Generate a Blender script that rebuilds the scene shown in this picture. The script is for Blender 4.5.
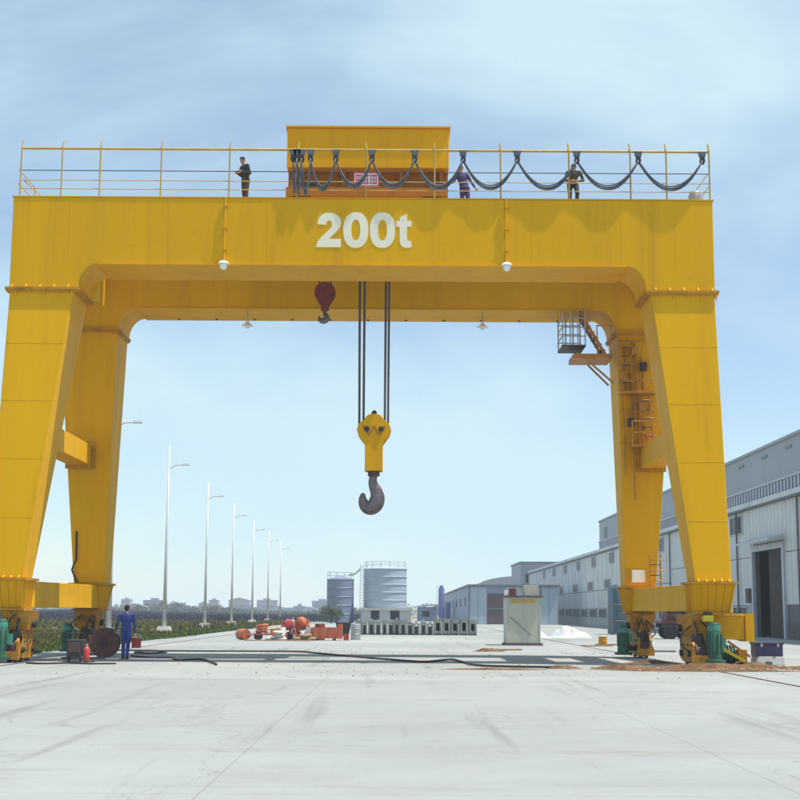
import bpy, bmesh, math, random
import numpy as np
from mathutils import Vector, Matrix, Euler
random.seed(11)
PI = math.pi
for o in list(bpy.data.objects):
    bpy.data.objects.remove(o)
SC = bpy.context.scene
COL = SC.collection

# ------------------------------------------------------------------ camera
cam = bpy.data.cameras.new('camera')
cam.sensor_width = 36.0
cam.lens = 62.82
cam.clip_start = 0.1
cam.clip_end = 9000
co = bpy.data.objects.new('camera', cam)
COL.objects.link(co)
co.location = (0, 0, 1.55)
PITCH, ROLL = math.radians(8.635), math.radians(0.33)
co.rotation_euler = (Matrix.Rotation(PI / 2 + PITCH, 3, 'X') @ Matrix.Rotation(ROLL, 3, 'Z')).to_euler()
SC.camera = co

# ------------------------------------------------------------------ sky and sun
SUN = Vector((0.33, -0.07, 0.93)).normalized()          # towards the sun
W = bpy.data.worlds.new('World')
SC.world = W
W.use_nodes = True
nt = W.node_tree
nt.nodes.clear()
N = nt.nodes.new
out = N('ShaderNodeOutputWorld')
bg = N('ShaderNodeBackground')
bg.inputs['Strength'].default_value = 0.12
sky = N('ShaderNodeTexSky')
sky.sky_type = 'NISHITA'
sky.sun_disc = False
sky.sun_elevation = math.asin(SUN.z)
sky.sun_rotation = math.atan2(SUN.x, SUN.y)
sky.air_density = 1.0
sky.dust_density = 0.3
sky.ozone_density = 2.2
tc = N('ShaderNodeTexCoord')
mp = N('ShaderNodeMapping')
mp.inputs['Scale'].default_value = (1.0, 1.0, 2.4)
mp.inputs['Location'].default_value = (9.2, 6.3, 2.8)
n1 = N('ShaderNodeTexNoise')
n1.inputs['Scale'].default_value = 2.4
n1.inputs['Detail'].default_value = 7
n1.inputs['Roughness'].default_value = 0.55
n1.inputs['Distortion'].default_value = 0.4
cr = N('ShaderNodeMapRange')
cr.inputs['From Min'].default_value = 0.40
cr.inputs['From Max'].default_value = 0.66
cr.inputs['To Min'].default_value = 0.20
cr.inputs['To Max'].default_value = 0.95
mx = N('ShaderNodeMix')
mx.data_type = 'RGBA'
mx.inputs['B'].default_value = (4.2, 5.5, 6.05, 1)          # thin high cloud
L = nt.links.new
L(tc.outputs['Generated'], mp.inputs['Vector'])
L(mp.outputs['Vector'], n1.inputs['Vector'])
L(n1.outputs['Fac'], cr.inputs['Value'])
L(cr.outputs['Result'], mx.inputs['Factor'])
L(sky.outputs['Color'], mx.inputs['A'])
L(mx.outputs['Result'], bg.inputs['Color'])
L(bg.outputs['Background'], out.inputs['Surface'])

sl = bpy.data.lights.new('sun', 'SUN')
sl.energy = 4.8
sl.angle = math.radians(0.53)
sl.color = (1.0, 0.95, 0.87)
so = bpy.data.objects.new('sun', sl)
COL.objects.link(so)
so.rotation_euler = SUN.to_track_quat('Z', 'Y').to_euler()
so.location = (30, -30, 60)

SC.view_settings.view_transform = 'Standard'
SC.view_settings.look = 'None'
SC.view_settings.gamma = 1.0
SC.view_settings.use_curve_mapping = False
SC.view_settings.exposure = 0.40
SC.render.engine = 'CYCLES'
SC.cycles.use_denoising = True
SC.cycles.max_bounces = 8
SC.cycles.diffuse_bounces = 4
SC.cycles.volume_bounces = 1

# ------------------------------------------------------------------ materials
MATS = {}
def mat(name, col, rough=0.6, metal=0.0, var=0.12, scale=1.2, bump=0.0, bscale=30.0, dirt=None, dirt_amt=0.0,
        dirt_scale=0.7, stretch=(1, 1, 1), spec=0.5, col2=None):
    m = bpy.data.materials.new(name)
    m.use_nodes = True
    t = m.node_tree
    b = t.nodes['Principled BSDF']
    b.inputs['Roughness'].default_value = rough
    b.inputs['Metallic'].default_value = metal
    b.inputs['Specular IOR Level'].default_value = spec
    tcn = t.nodes.new('ShaderNodeTexCoord')
    mpn = t.nodes.new('ShaderNodeMapping')
    mpn.inputs['Scale'].default_value = stretch
    t.links.new(tcn.outputs['Object'], mpn.inputs['Vector'])
    no = t.nodes.new('ShaderNodeTexNoise')
    no.inputs['Scale'].default_value = scale
    no.inputs['Detail'].default_value = 6
    no.inputs['Roughness'].default_value = 0.6
    t.links.new(mpn.outputs['Vector'], no.inputs['Vector'])
    ramp = t.nodes.new('ShaderNodeValToRGB')
    c2 = col2 or tuple(min(1, c * (1 + var)) for c in col)
    c1 = tuple(c * (1 - var) for c in col)
    ramp.color_ramp.elements[0].position = 0.3
    ramp.color_ramp.elements[1].position = 0.7
    ramp.color_ramp.elements[0].color = (*c1, 1)
    ramp.color_ramp.elements[1].color = (*c2, 1)
    t.links.new(no.outputs['Fac'], ramp.inputs['Fac'])
    src = ramp.outputs['Color']
    if dirt:
        dn = t.nodes.new('ShaderNodeTexNoise')
        dn.inputs['Scale'].default_value = dirt_scale
        dn.inputs['Detail'].default_value = 8
        dn.inputs['Roughness'].default_value = 0.65
        t.links.new(mpn.outputs['Vector'], dn.inputs['Vector'])
        mr = t.nodes.new('ShaderNodeMapRange')
        mr.inputs['From Min'].default_value = 0.52
        mr.inputs['From Max'].default_value = 0.72
        mr.inputs['To Max'].default_value = dirt_amt
        t.links.new(dn.outputs['Fac'], mr.inputs['Value'])
        mi = t.nodes.new('ShaderNodeMix')
        mi.data_type = 'RGBA'
        mi.inputs['B'].default_value = (*dirt, 1)
        t.links.new(mr.outputs['Result'], mi.inputs['Factor'])
        t.links.new(src, mi.inputs['A'])
        src = mi.outputs['Result']
    t.links.new(src, b.inputs['Base Color'])
    if bump:
        bn = t.nodes.new('ShaderNodeTexNoise')
        bn.inputs['Scale'].default_value = bscale
        bn.inputs['Detail'].default_value = 4
        t.links.new(mpn.outputs['Vector'], bn.inputs['Vector'])
        bm_ = t.nodes.new('ShaderNodeBump')
        bm_.inputs['Strength'].default_value = bump
        bm_.inputs['Distance'].default_value = 0.05
        t.links.new(bn.outputs['Fac'], bm_.inputs['Height'])
        t.links.new(bm_.outputs['Normal'], b.inputs['Normal'])
    MATS[name] = m
    return m

def crane_paint():
    m = mat('yellow', (0.71, 0.376, 0.003), 0.48, spec=0.09, var=0.06, scale=0.4, bump=0.22, bscale=0.9, dirt=(0.42, 0.19, 0.012), dirt_amt=0.35,
            dirt_scale=1.3, stretch=(1.5, 1.5, 0.10))
    t = m.node_tree; b = t.nodes['Principled BSDF']
    src = b.inputs['Base Color'].links[0].from_socket
    g = t.nodes.new('ShaderNodeTexCoord')
    n_ = t.nodes.new('ShaderNodeTexNoise'); n_.inputs['Scale'].default_value = 2.3; n_.inputs['Detail'].default_value = 10; n_.inputs['Roughness'].default_value = .75
    t.links.new(g.outputs['Object'], n_.inputs['Vector'])
    r_ = t.nodes.new('ShaderNodeMapRange'); r_.inputs['From Min'].default_value = .60; r_.inputs['From Max'].default_value = .74; r_.inputs['To Max'].default_value = .35
    t.links.new(n_.outputs['Fac'], r_.inputs['Value'])
    x_ = t.nodes.new('ShaderNodeMix'); x_.data_type = 'RGBA'; x_.inputs['B'].default_value = (.30, .13, .02, 1)
    t.links.new(r_.outputs['Result'], x_.inputs['Factor']); t.links.new(src, x_.inputs['A']); t.links.new(x_.outputs['Result'], b.inputs['Base Color'])
    rr_ = t.nodes.new('ShaderNodeMapRange'); rr_.inputs['To Min'].default_value = .38; rr_.inputs['To Max'].default_value = .68
    t.links.new(n_.outputs['Fac'], rr_.inputs['Value']); t.links.new(rr_.outputs['Result'], b.inputs['Roughness'])
crane_paint()
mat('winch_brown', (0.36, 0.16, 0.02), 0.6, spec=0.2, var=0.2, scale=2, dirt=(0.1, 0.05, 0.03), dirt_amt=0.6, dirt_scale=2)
mat('bright_hose', (0.33, 0.16, 0.10), 0.7, var=0.2, scale=3)
mat('sack', (0.55, 0.52, 0.46), 0.9, var=0.15, scale=3, bump=0.3, bscale=9)
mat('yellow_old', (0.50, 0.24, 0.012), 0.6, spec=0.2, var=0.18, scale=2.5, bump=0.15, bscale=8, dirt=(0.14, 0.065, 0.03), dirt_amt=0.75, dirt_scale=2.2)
mat('yellow_grimy', (0.40, 0.19, 0.018), 0.65, spec=0.2, var=0.25, scale=4, bump=0.2, bscale=12, dirt=(0.06, 0.035, 0.025), dirt_amt=0.9, dirt_scale=3.0)
mat('yellow_rail', (0.48, 0.32, 0.07), 0.5, var=0.15, scale=3)
mat('orange_steel', (0.42, 0.19, 0.022), 0.55, var=0.2, scale=3, dirt=(0.16, 0.08, 0.04), dirt_amt=0.6, dirt_scale=2)
mat('cream_letters', (0.86, 0.79, 0.60), 0.6, var=0.05, scale=2)
mat('green_motor', (0.02, 0.10, 0.06), 0.5, var=0.25, scale=6, dirt=(0.05, 0.05, 0.04), dirt_amt=0.7, dirt_scale=3)
mat('green_light', (0.05, 0.22, 0.17), 0.5, var=0.2, scale=6)
mat('dark_steel', (0.05, 0.045, 0.045), 0.55, metal=0.4, var=0.3, scale=6, bump=0.1, bscale=30)
mat('hook_steel', (0.17, 0.145, 0.155), 0.38, metal=0.6, var=0.25, scale=5, bump=0.15, bscale=14)
mat('wheel_rust', (0.10, 0.055, 0.045), 0.7, var=0.4, scale=9, bump=0.2, bscale=30)
mat('dark_red', (0.17, 0.03, 0.025), 0.6, var=0.3, scale=5)
mat('rope_steel', (0.11, 0.11, 0.12), 0.5, metal=0.6, var=0.2, scale=30, bump=0.3, bscale=120)
mat('rubber', (0.022, 0.022, 0.026), 0.7, var=0.2, scale=10)
mat('grey_cable', (0.09, 0.105, 0.13), 0.6, var=0.3, scale=6)
mat('galv', (0.42, 0.44, 0.45), 0.45, metal=0.5, var=0.12, scale=4)
mat('lamp_pole', (0.58, 0.60, 0.61), 0.45, metal=0.2, var=0.06, scale=1)
mat('white_enamel', (0.82, 0.82, 0.80), 0.3, var=0.03, scale=4)
mat('lamp_glass', (0.85, 0.86, 0.84), 0.15, var=0.02, scale=4)
def concrete_mat():
    m = bpy.data.materials.new('concrete'); m.use_nodes = True
    t = m.node_tree; b = t.nodes['Principled BSDF']; b.inputs['Roughness'].default_value = .9
    b.inputs['Specular IOR Level'].default_value = .2
    N_ = t.nodes.new; K = t.links.new
    g = N_('ShaderNodeNewGeometry')
    def noise(sc, det, rough=.6, stretch=None, dist=0):
        n_ = N_('ShaderNodeTexNoise'); n_.inputs['Scale'].default_value = sc; n_.inputs['Detail'].default_value = det
        n_.inputs['Roughness'].default_value = rough; n_.inputs['Distortion'].default_value = dist
        if stretch:
            q = N_('ShaderNodeMapping'); q.inputs['Scale'].default_value = stretch; K(g.outputs['Position'], q.inputs['Vector']); K(q.outputs['Vector'], n_.inputs['Vector'])
        else: K(g.outputs['Position'], n_.inputs['Vector'])
        return n_.outputs['Fac']
    def rng_(v, a, c, lo, hi):
        r_ = N_('ShaderNodeMapRange'); r_.inputs['From Min'].default_value = a; r_.inputs['From Max'].default_value = c
        r_.inputs['To Min'].default_value = lo; r_.inputs['To Max'].default_value = hi; K(v, r_.inputs['Value']); return r_.outputs['Result']
    def mixc(f, A, B):
        x_ = N_('ShaderNodeMix'); x_.data_type = 'RGBA'; K(f, x_.inputs['Factor'])
        if isinstance(A, tuple): x_.inputs['A'].default_value = (*A, 1)
        else: K(A, x_.inputs['A'])
        x_.inputs['B'].default_value = (*B, 1); return x_.outputs['Result']
    c_ = mixc(rng_(noise(.07, 6, .6, None, .6), .35, .65, 0, 1), (.335, .352, .335), (.245, .258, .25))
    c_ = mixc(rng_(noise(.5, 9, .7), .5, .75, 0, .55), c_, (.235, .23, .205))
    c_ = mixc(rng_(noise(.22, 7, .7, (.35, 2.2, 1)), .55, .74, 0, .6), c_, (.20, .19, .165))      # washed streaks across the yard
    c_ = mixc(rng_(noise(1.1, 4, .5, (1.6, .07, 1)), .58, .72, 0, .5), c_, (.15, .145, .135))       # tyre rubber along the yard
    c_ = mixc(rng_(noise(.9, 3, .5), .70, .76, 0, .6), c_, (.10, .095, .085))                      # oil spots
    c_ = mixc(rng_(noise(38, 3, .6), .5, .8, 0, .4), c_, (.19, .19, .175))
    vo = N_('ShaderNodeTexVoronoi'); vo.feature = 'DISTANCE_TO_EDGE'; vo.inputs['Scale'].default_value = .16
    wp = N_('ShaderNodeTexNoise'); wp.inputs['Scale'].default_value = .8; wp.inputs['Detail'].default_value = 6
    K(g.outputs['Position'], wp.inputs['Vector'])
    ad = N_('ShaderNodeMix'); ad.data_type = 'VECTOR'; ad.inputs['Factor'].default_value = .35
    K(g.outputs['Position'], ad.inputs['A'])
    sc_ = N_('ShaderNodeVectorMath'); sc_.operation = 'MULTIPLY_ADD'; sc_.inputs[1].default_value = (3.0, 3.0, 0); K(wp.outputs['Color'], sc_.inputs[0]); K(g.outputs['Position'], sc_.inputs[2])
    K(sc_.outputs['Vector'], vo.inputs['Vector'])
    c_ = mixc(rng_(vo.outputs['Distance'], .0, .0035, .4, 0), c_, (.10, .095, .085))
    bk_ = N_('ShaderNodeTexBrick'); bk_.offset = 0; bk_.inputs['Scale'].default_value = 1.0; bk_.inputs['Brick Width'].default_value = 5.2; bk_.inputs['Row Height'].default_value = 4.4
    bk_.inputs['Mortar Size'].default_value = .014; bk_.inputs['Mortar Smooth'].default_value = .3
    jo = N_('ShaderNodeVectorMath'); jo.inputs[1].default_value = (1.7, .9, 0); K(g.outputs['Position'], jo.inputs[0]); K(jo.outputs['Vector'], bk_.inputs['Vector'])
    c_ = mixc(rng_(bk_.outputs['Fac'], 0, 1, 0, .3), c_, (.12, .115, .10))
    K(c_, b.inputs['Base Color'])
    bp = N_('ShaderNodeBump'); bp.inputs['Strength'].default_value = .35; bp.inputs['Distance'].default_value = .02
    K(noise(9, 8, .7), bp.inputs['Height']); K(bp.outputs['Normal'], b.inputs['Normal'])
    MATS['concrete'] = m
concrete_mat()
mat('concrete_block', (0.26, 0.275, 0.26), 0.9, var=0.35, scale=1.4, bump=0.3, bscale=12, dirt=(0.16, 0.16, 0.15), dirt_amt=0.6, dirt_scale=1.6)
mat('concrete_white', (0.44, 0.44, 0.42), 0.9, var=0.12, scale=1.2, bump=0.2, bscale=15)
mat('soil', (0.20, 0.165, 0.11), 0.95, var=0.3, scale=0.15, bump=0.4, bscale=3)
mat('field_soil', (0.13, 0.12, 0.055), 0.95, var=0.35, scale=0.3, bump=0.4, bscale=4)
mat('dirt', (0.135, 0.08, 0.042), 0.95, spec=0.1, var=0.45, scale=3.5, bump=1.0, bscale=14, dirt=(0.25, 0.2, 0.15), dirt_amt=0.6, dirt_scale=5)
mat('pebble', (0.30, 0.24, 0.18), 0.9, var=0.4, scale=3)
mat('grass_blade', (0.085, 0.10, 0.03), 0.8, spec=0.15, var=0.35, scale=0.35, col2=(0.145, 0.145, 0.045))
mat('weed_blade', (0.075, 0.115, 0.03), 0.8, spec=0.15, var=0.3, scale=0.6)
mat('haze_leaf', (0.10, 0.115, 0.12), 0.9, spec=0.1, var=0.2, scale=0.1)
mat('far_leaf', (0.045, 0.047, 0.072), 0.85, spec=0.1, var=0.3, scale=0.2)
mat('bush_leaf', (0.10, 0.13, 0.08), 0.8, var=0.3, scale=1)
mat('bark', (0.09, 0.065, 0.045), 0.9, var=0.3, scale=6)
mat('cladding', (0.60, 0.61, 0.61), 0.5, spec=0.25, var=0.09, scale=0.35, bump=0.05, bscale=4, dirt=(0.34, 0.33, 0.31), dirt_amt=0.6, dirt_scale=0.5, stretch=(1, 1, 0.3))
mat('cladding_upper', (0.31, 0.335, 0.365), 0.5, spec=0.25, var=0.06, scale=0.2, dirt=(0.2, 0.22, 0.24), dirt_amt=0.4, dirt_scale=0.3, stretch=(1, 1, 0.3))
mat('cladding_blue', (0.25, 0.30, 0.40), 0.55, var=0.08, scale=0.3)
mat('seam', (0.10, 0.11, 0.12), 0.6, var=0.2, scale=3)
mat('slat_grey', (0.45, 0.48, 0.52), 0.5, var=0.1, scale=1)
mat('slat_dark', (0.15, 0.17, 0.20), 0.5, var=0.1, scale=1)
mat('window_glass', (0.018, 0.02, 0.024), 0.35, spec=0.15, var=0.3, scale=0.3)
mat('plinth', (0.12, 0.11, 0.11), 0.9, var=0.3, scale=2, bump=0.2, bscale=10)
mat('interior', (0.07, 0.06, 0.05), 0.9, var=0.2, scale=1)
mat('door_brown', (0.035, 0.021, 0.014), 0.8, var=0.3, scale=1.5)
mat('door_purple', (0.11, 0.07, 0.09), 0.7, var=0.2, scale=1.5)
mat('tank_blue', (0.19, 0.225, 0.31), 0.5, var=0.1, scale=0.4)
mat('tank_pale', (0.36, 0.42, 0.49), 0.5, var=0.08, scale=0.4)
mat('tower_blue', (0.10, 0.12, 0.30), 0.5, var=0.1, scale=0.5)
mat('beige', (0.46, 0.46, 0.38), 0.6, var=0.08, scale=1.4, bump=0.08, bscale=3, dirt=(0.3, 0.28, 0.22), dirt_amt=0.45, dirt_scale=1.5, stretch=(1, 1, 0.4))
mat('red_machine', (0.36, 0.05, 0.04), 0.5, var=0.2, scale=3, dirt=(0.3, 0.26, 0.22), dirt_amt=0.5, dirt_scale=3)
mat('orange_machine', (0.46, 0.11, 0.045), 0.5, var=0.15, scale=3, dirt=(0.3, 0.22, 0.18), dirt_amt=0.4, dirt_scale=3)
mat('red_can', (0.45, 0.05, 0.045), 0.4, var=0.12, scale=4)
mat('purple_box', (0.045, 0.03, 0.09), 0.5, var=0.2, scale=3)
mat('blue_tarp', (0.05, 0.10, 0.14), 0.6, var=0.25, scale=1.2, bump=0.3, bscale=5)
mat('white_sheet', (0.50, 0.51, 0.52), 0.8, var=0.05, scale=2, bump=0.4, bscale=6)
mat('wood', (0.30, 0.20, 0.11), 0.85, var=0.3, scale=2, stretch=(1, 8, 8))
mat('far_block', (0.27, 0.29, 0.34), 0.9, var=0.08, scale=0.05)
mat('sign_white', (0.72, 0.62, 0.64), 0.5, var=0.05, scale=5)
mat('sign_red', (0.45, 0.02, 0.04), 0.5, var=0.08, scale=5)
mat('coverall_blue', (0.045, 0.07, 0.30), 0.85, var=0.2, scale=6, bump=0.4, bscale=25)
mat('cloth_dark', (0.03, 0.035, 0.045), 0.85, var=0.25, scale=6, bump=0.3, bscale=25)
mat('cloth_brown', (0.06, 0.045, 0.035), 0.85, var=0.25, scale=6, bump=0.3, bscale=25)
mat('cloth_purple', (0.05, 0.04, 0.14), 0.85, var=0.2, scale=6, bump=0.3, bscale=25)
mat('skin', (0.36, 0.20, 0.13), 0.6, var=0.06, scale=5)
mat('hair', (0.012, 0.010, 0.010), 0.6, var=0.2, scale=20)
mat('paper', (0.75, 0.75, 0.72), 0.8, var=0.03, scale=5)
mat('yellow_bright', (0.75, 0.55, 0.01), 0.5, var=0.08, scale=3)

# ------------------------------------------------------------------ mesh helpers
class MB:
    def __init__(s):
        s.v = []; s.f = []
    def add(s, vs, fs):
        k = len(s.v)
        s.v += [tuple(v) for v in vs]
        s.f += [tuple(i + k for i in f) for f in fs]
        return s
    def hexa(s, p):   # 4 bottom ccw, 4 top ccw
        return s.add(p, [(3, 2, 1, 0), (4, 5, 6, 7), (0, 1, 5, 4), (1, 2, 6, 5), (2, 3, 7, 6), (3, 0, 4, 7)])
    def box(s, x0, y0, z0, x1, y1, z1):
        x0, x1 = min(x0, x1), max(x0, x1); y0, y1 = min(y0, y1), max(y0, y1); z0, z1 = min(z0, z1), max(z0, z1)
        return s.hexa([(x0, y0, z0), (x1, y0, z0), (x1, y1, z0), (x0, y1, z0), (x0, y0, z1), (x1, y0, z1), (x1, y1, z1), (x0, y1, z1)])
    def frustum(s, b, zb, t, zt):   # b, t = (x0,y0,x1,y1)
        return s.hexa([(b[0], b[1], zb), (b[2], b[1], zb), (b[2], b[3], zb), (b[0], b[3], zb),
                       (t[0], t[1], zt), (t[2], t[1], zt), (t[2], t[3], zt), (t[0], t[3], zt)])
    def prism(s, poly, a, b, ax='y'):   # polygon of 2-tuples extruded along an axis
        def P(u, w, d):
            return (u, d, w) if ax == 'y' else ((d, u, w) if ax == 'x' else (u, w, d))
        n = len(poly)
        vs = [P(u, w, a) for u, w in poly] + [P(u, w, b) for u, w in poly]
        fs = [tuple(range(n)), tuple(range(2 * n - 1, n - 1, -1))]
        fs += [((i + 1) % n, i, n + i, n + (i + 1) % n) for i in range(n)]
        return s.add(vs, fs)
    def tube(s, pts, r, n=8, cap=True):
        pts = [Vector(p) for p in pts]
        rs = r if isinstance(r, (list, tuple)) else [r] * len(pts)
        vs = []; up = None
        for i, p in enumerate(pts):
            t = (pts[min(i + 1, len(pts) - 1)] - pts[max(i - 1, 0)])
            t = t.normalized() if t.length > 1e-9 else Vector((0, 0, 1))
            if up is None:
                up = t.orthogonal().normalized()
            up = (up - t * up.dot(t))
            up = up.normalized() if up.length > 1e-6 else t.orthogonal().normalized()
            w = t.cross(up)
            for k in range(n):
                a = 2 * PI * k / n
                vs.append(p + (up * math.cos(a) + w * math.sin(a)) * rs[i])
        fs = []
        for i in range(len(pts) - 1):
            for k in range(n):
                fs.append((i * n + k, i * n + (k + 1) % n, (i + 1) * n + (k + 1) % n, (i + 1) * n + k))
        if cap:
            fs.append(tuple(range(n - 1, -1, -1)))
            fs.append(tuple(range((len(pts) - 1) * n, len(pts) * n)))
        return s.add(vs, fs)
    def cyl(s, a, b, r, n=12, r2=None):
        return s.tube([a, b], [r, r if r2 is None else r2], n)
    def bar(s, a, b, w=0.05):
        return s.tube([a, b], w * 0.7071, 4)
    def lathe(s, prof, c, n=16, axis='z'):
        c = Vector(c); vs = []
        for r, h in prof:
            for k in range(n):
                a = 2 * PI * k / n
                x, y = r * math.cos(a), r * math.sin(a)
                vs.append(c + Vector((x, y, h) if axis == 'z' else ((h, x, y) if axis == 'x' else (y, h, x))))
        fs = []
        m = len(prof)
        for i in range(m - 1):
            for k in range(n):
                fs.append((i * n + k, i * n + (k + 1) % n, (i + 1) * n + (k + 1) % n, (i + 1) * n + k))
        fs.append(tuple(range(n - 1, -1, -1))); fs.append(tuple(range((m - 1) * n, m * n)))
        return s.add(vs, fs)
    def ell(s, c, r, n=12, m=8, rot=None):
        c = Vector(c); vs = []; fs = []
        rot = Euler(rot).to_matrix() if rot else Matrix.Identity(3)
        for i in range(1, m):
            th = PI * i / m
            for k in range(n):
                a = 2 * PI * k / n
                vs.append(c + rot @ Vector((r[0] * math.sin(th) * math.cos(a), r[1] * math.sin(th) * math.sin(a), r[2] * math.cos(th))))
        top, bot = len(vs), len(vs) + 1
        vs += [c + rot @ Vector((0, 0, r[2])), c - rot @ Vector((0, 0, r[2]))]
        for i in range(m - 2):
            for k in range(n):
                fs.append((i * n + k, (i + 1) * n + k, (i + 1) * n + (k + 1) % n, i * n + (k + 1) % n))
        for k in range(n):
            fs.append((top, k, (k + 1) % n)); fs.append((bot, (m - 2) * n + (k + 1) % n, (m - 2) * n + k))
        return s.add(vs, fs)
    def build(s, name, m, parent=None, smooth=False, origin=None, bevel=0.0):
        off = Vector((0, 0, 0))
        if parent is not None:
            r = parent
            while r.parent is not None:
                r = r.parent
            off = r.location.copy()
        elif origin is not None:
            off = Vector(origin)
        me = bpy.data.meshes.new(name)
        me.from_pydata([tuple(Vector(v) - off) for v in s.v], [], s.f)
        b = bmesh.new(); b.from_mesh(me)
        bmesh.ops.recalc_face_normals(b, faces=b.faces)
        b.to_mesh(me); b.free()
        me.materials.append(MATS[m] if isinstance(m, str) else m)
        if smooth:
            me.polygons.foreach_set('use_smooth', [True] * len(me.polygons))
        o = bpy.data.objects.new(name, me)
        COL.objects.link(o)
        if parent is not None:
            o.parent = parent
        elif origin is not None:
            o.location = origin
        if smooth == 'auto':
            me.set_sharp_from_angle(angle=math.radians(40))
        if bevel:
            bv = o.modifiers.new('bevel', 'BEVEL'); bv.width = bevel; bv.segments = 2; bv.limit_method = 'ANGLE'
            bv.angle_limit = math.radians(40)
        return o

def smooth_path(P_, n_=10):
    o = []
    P_ = [Vector(p) for p in P_]
    for i in range(len(P_) - 1):
        p0, p1, p2, p3 = P_[max(i - 1, 0)], P_[i], P_[i + 1], P_[min(i + 2, len(P_) - 1)]
        for k in range(n_):
            t_ = k / n_
            o.append(.5 * ((2 * p1) + (p2 - p0) * t_ + (2 * p0 - 5 * p1 + 4 * p2 - p3) * t_ ** 2 + (3 * p1 - p0 - 3 * p2 + p3) * t_ ** 3))
    o.append(P_[-1]); return o
def tag(o, label=None, cat=None, group=None, kind=None):
    if label: o['label'] = label
    if cat: o['category'] = cat
    if group: o['group'] = group
    if kind: o['kind'] = kind
    return o
def thing(name, label, cat, loc=(0, 0, 0), group=None):
    o = bpy.data.objects.new(name, None)
    o.empty_display_size = 0.2
    o.location = loc
    COL.objects.link(o)
    return tag(o, label, cat, group)
def empty_part(name, parent):
    o = bpy.data.objects.new(name, None); COL.objects.link(o); o.parent = parent
    return o
def copy_tree(o, parent=None):
    c = o.copy(); COL.objects.link(c)
    if parent is not None: c.parent = parent
    for ch in list(o.children): copy_tree(ch, c)
    return c
def share(o, dx=0, dy=0, dz=0):      # another piece with the same mesh under the same parent
    c = o.copy(); COL.objects.link(c); c.location = o.location + Vector((dx, dy, dz))
    return c
def struct(o):
    o['kind'] = 'structure'; return o
def stuff(o, label=None, cat=None):
    o['kind'] = 'stuff'
    return tag(o, label, cat)

# ================================================================== THE SETTING
GR = 2500.0
struct(MB().add([(-GR, -60, 0), (GR, -60, 0), (GR, GR, 0), (-GR, GR, 0)], [(0, 1, 2, 3)]).build('ground', 'soil'))
# concrete yard with an uneven edge towards the field
edge = []
for i in range(46):
    y = -40 + i * 7.5
    edge.append((-13.6 + 0.006 * (y - 50) + random.uniform(-.7, .7), y))
edge = [e if e[1] > 47 else (-40, e[1]) for e in edge]
poly = edge[:]
yard = MB()
vs = [(x, y, 0.004) for x, y in poly] + [(60, y, 0.004) for x, y in poly]
n = len(poly)
yard.add(vs, [(i, n + i, n + i + 1, i + 1) for i in range(n - 1)])
struct(yard.build('concrete_yard', 'concrete'))
# rough field beside the yard
fld = MB()
fe = [e for e in edge if e[1] > 47]
n = len(fe)
vs = [(-420, y, 0.012) for x, y in fe] + [(x - .05, y, 0.012) for x, y in fe]
fld.add(vs, [(i, n + i, n + i + 1, i + 1) for i in range(n - 1)])
struct(fld.build('field', 'field_soil'))

# grass in the field
rng = np.random.default_rng(3)
def blades(name, cnt, xr, yr, h, w, m, label, cat, zmax=None):
    x = rng.uniform(xr[0], xr[1], cnt); y = rng.uniform(yr[0], yr[1], cnt)
    pat = np.sin(x * .31 + 1.3 * np.sin(y * .17)) + np.sin(y * .23 + x * .11)
    hh = h * rng.uniform(.45, 1.15, cnt) * (0.75 + .28 * pat)
    keep = rng.uniform(0, 1, cnt) < np.clip(.62 + .42 * np.sin(x * 1.7 + 2.1 * np.sin(y * .45)) + .3 * np.sin(y * .9), .08, 1)
    hh = np.where(keep, np.clip(hh, .06, None), .03)
    a = rng.uniform(0, PI, cnt); lx = rng.normal(0, .35, cnt) * hh; ly = rng.normal(0, .35, cnt) * hh
    ww = w * rng.uniform(.6, 1.4, cnt)
    V = np.zeros((cnt, 3, 3))
    V[:, 0] = np.stack([x - ww * np.cos(a), y - ww * np.sin(a), np.full(cnt, .008)], 1)
    V[:, 1] = np.stack([x + ww * np.cos(a), y + ww * np.sin(a), np.full(cnt, .008)], 1)
    V[:, 2] = np.stack([x + lx, y + ly, hh], 1)
    me = bpy.data.meshes.new(name)
    me.from_pydata(V.reshape(-1, 3).tolist(), [], np.arange(cnt * 3).reshape(-1, 3).tolist())
    me.materials.append(MATS[m])
    o = bpy.data.objects.new(name, me); COL.objects.link(o)
    return stuff(o, label, cat)
blades('grass', 60000, (-38, -13.9), (49, 110), .24, .045, 'grass_blade', 'dry brownish green grass growing beside the concrete yard', 'grass')
blades('grass', 36000, (-70, -13.7), (110, 210), .42, .10, 'grass_blade', 'far dry grass of the field behind the lamp posts', 'grass')

blades('grass', 9000, (-14.4, -13.0), (49, 130), .28, .035, 'weed_blade', 'greener weeds along the ragged edge of the yard', 'weeds')
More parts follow.
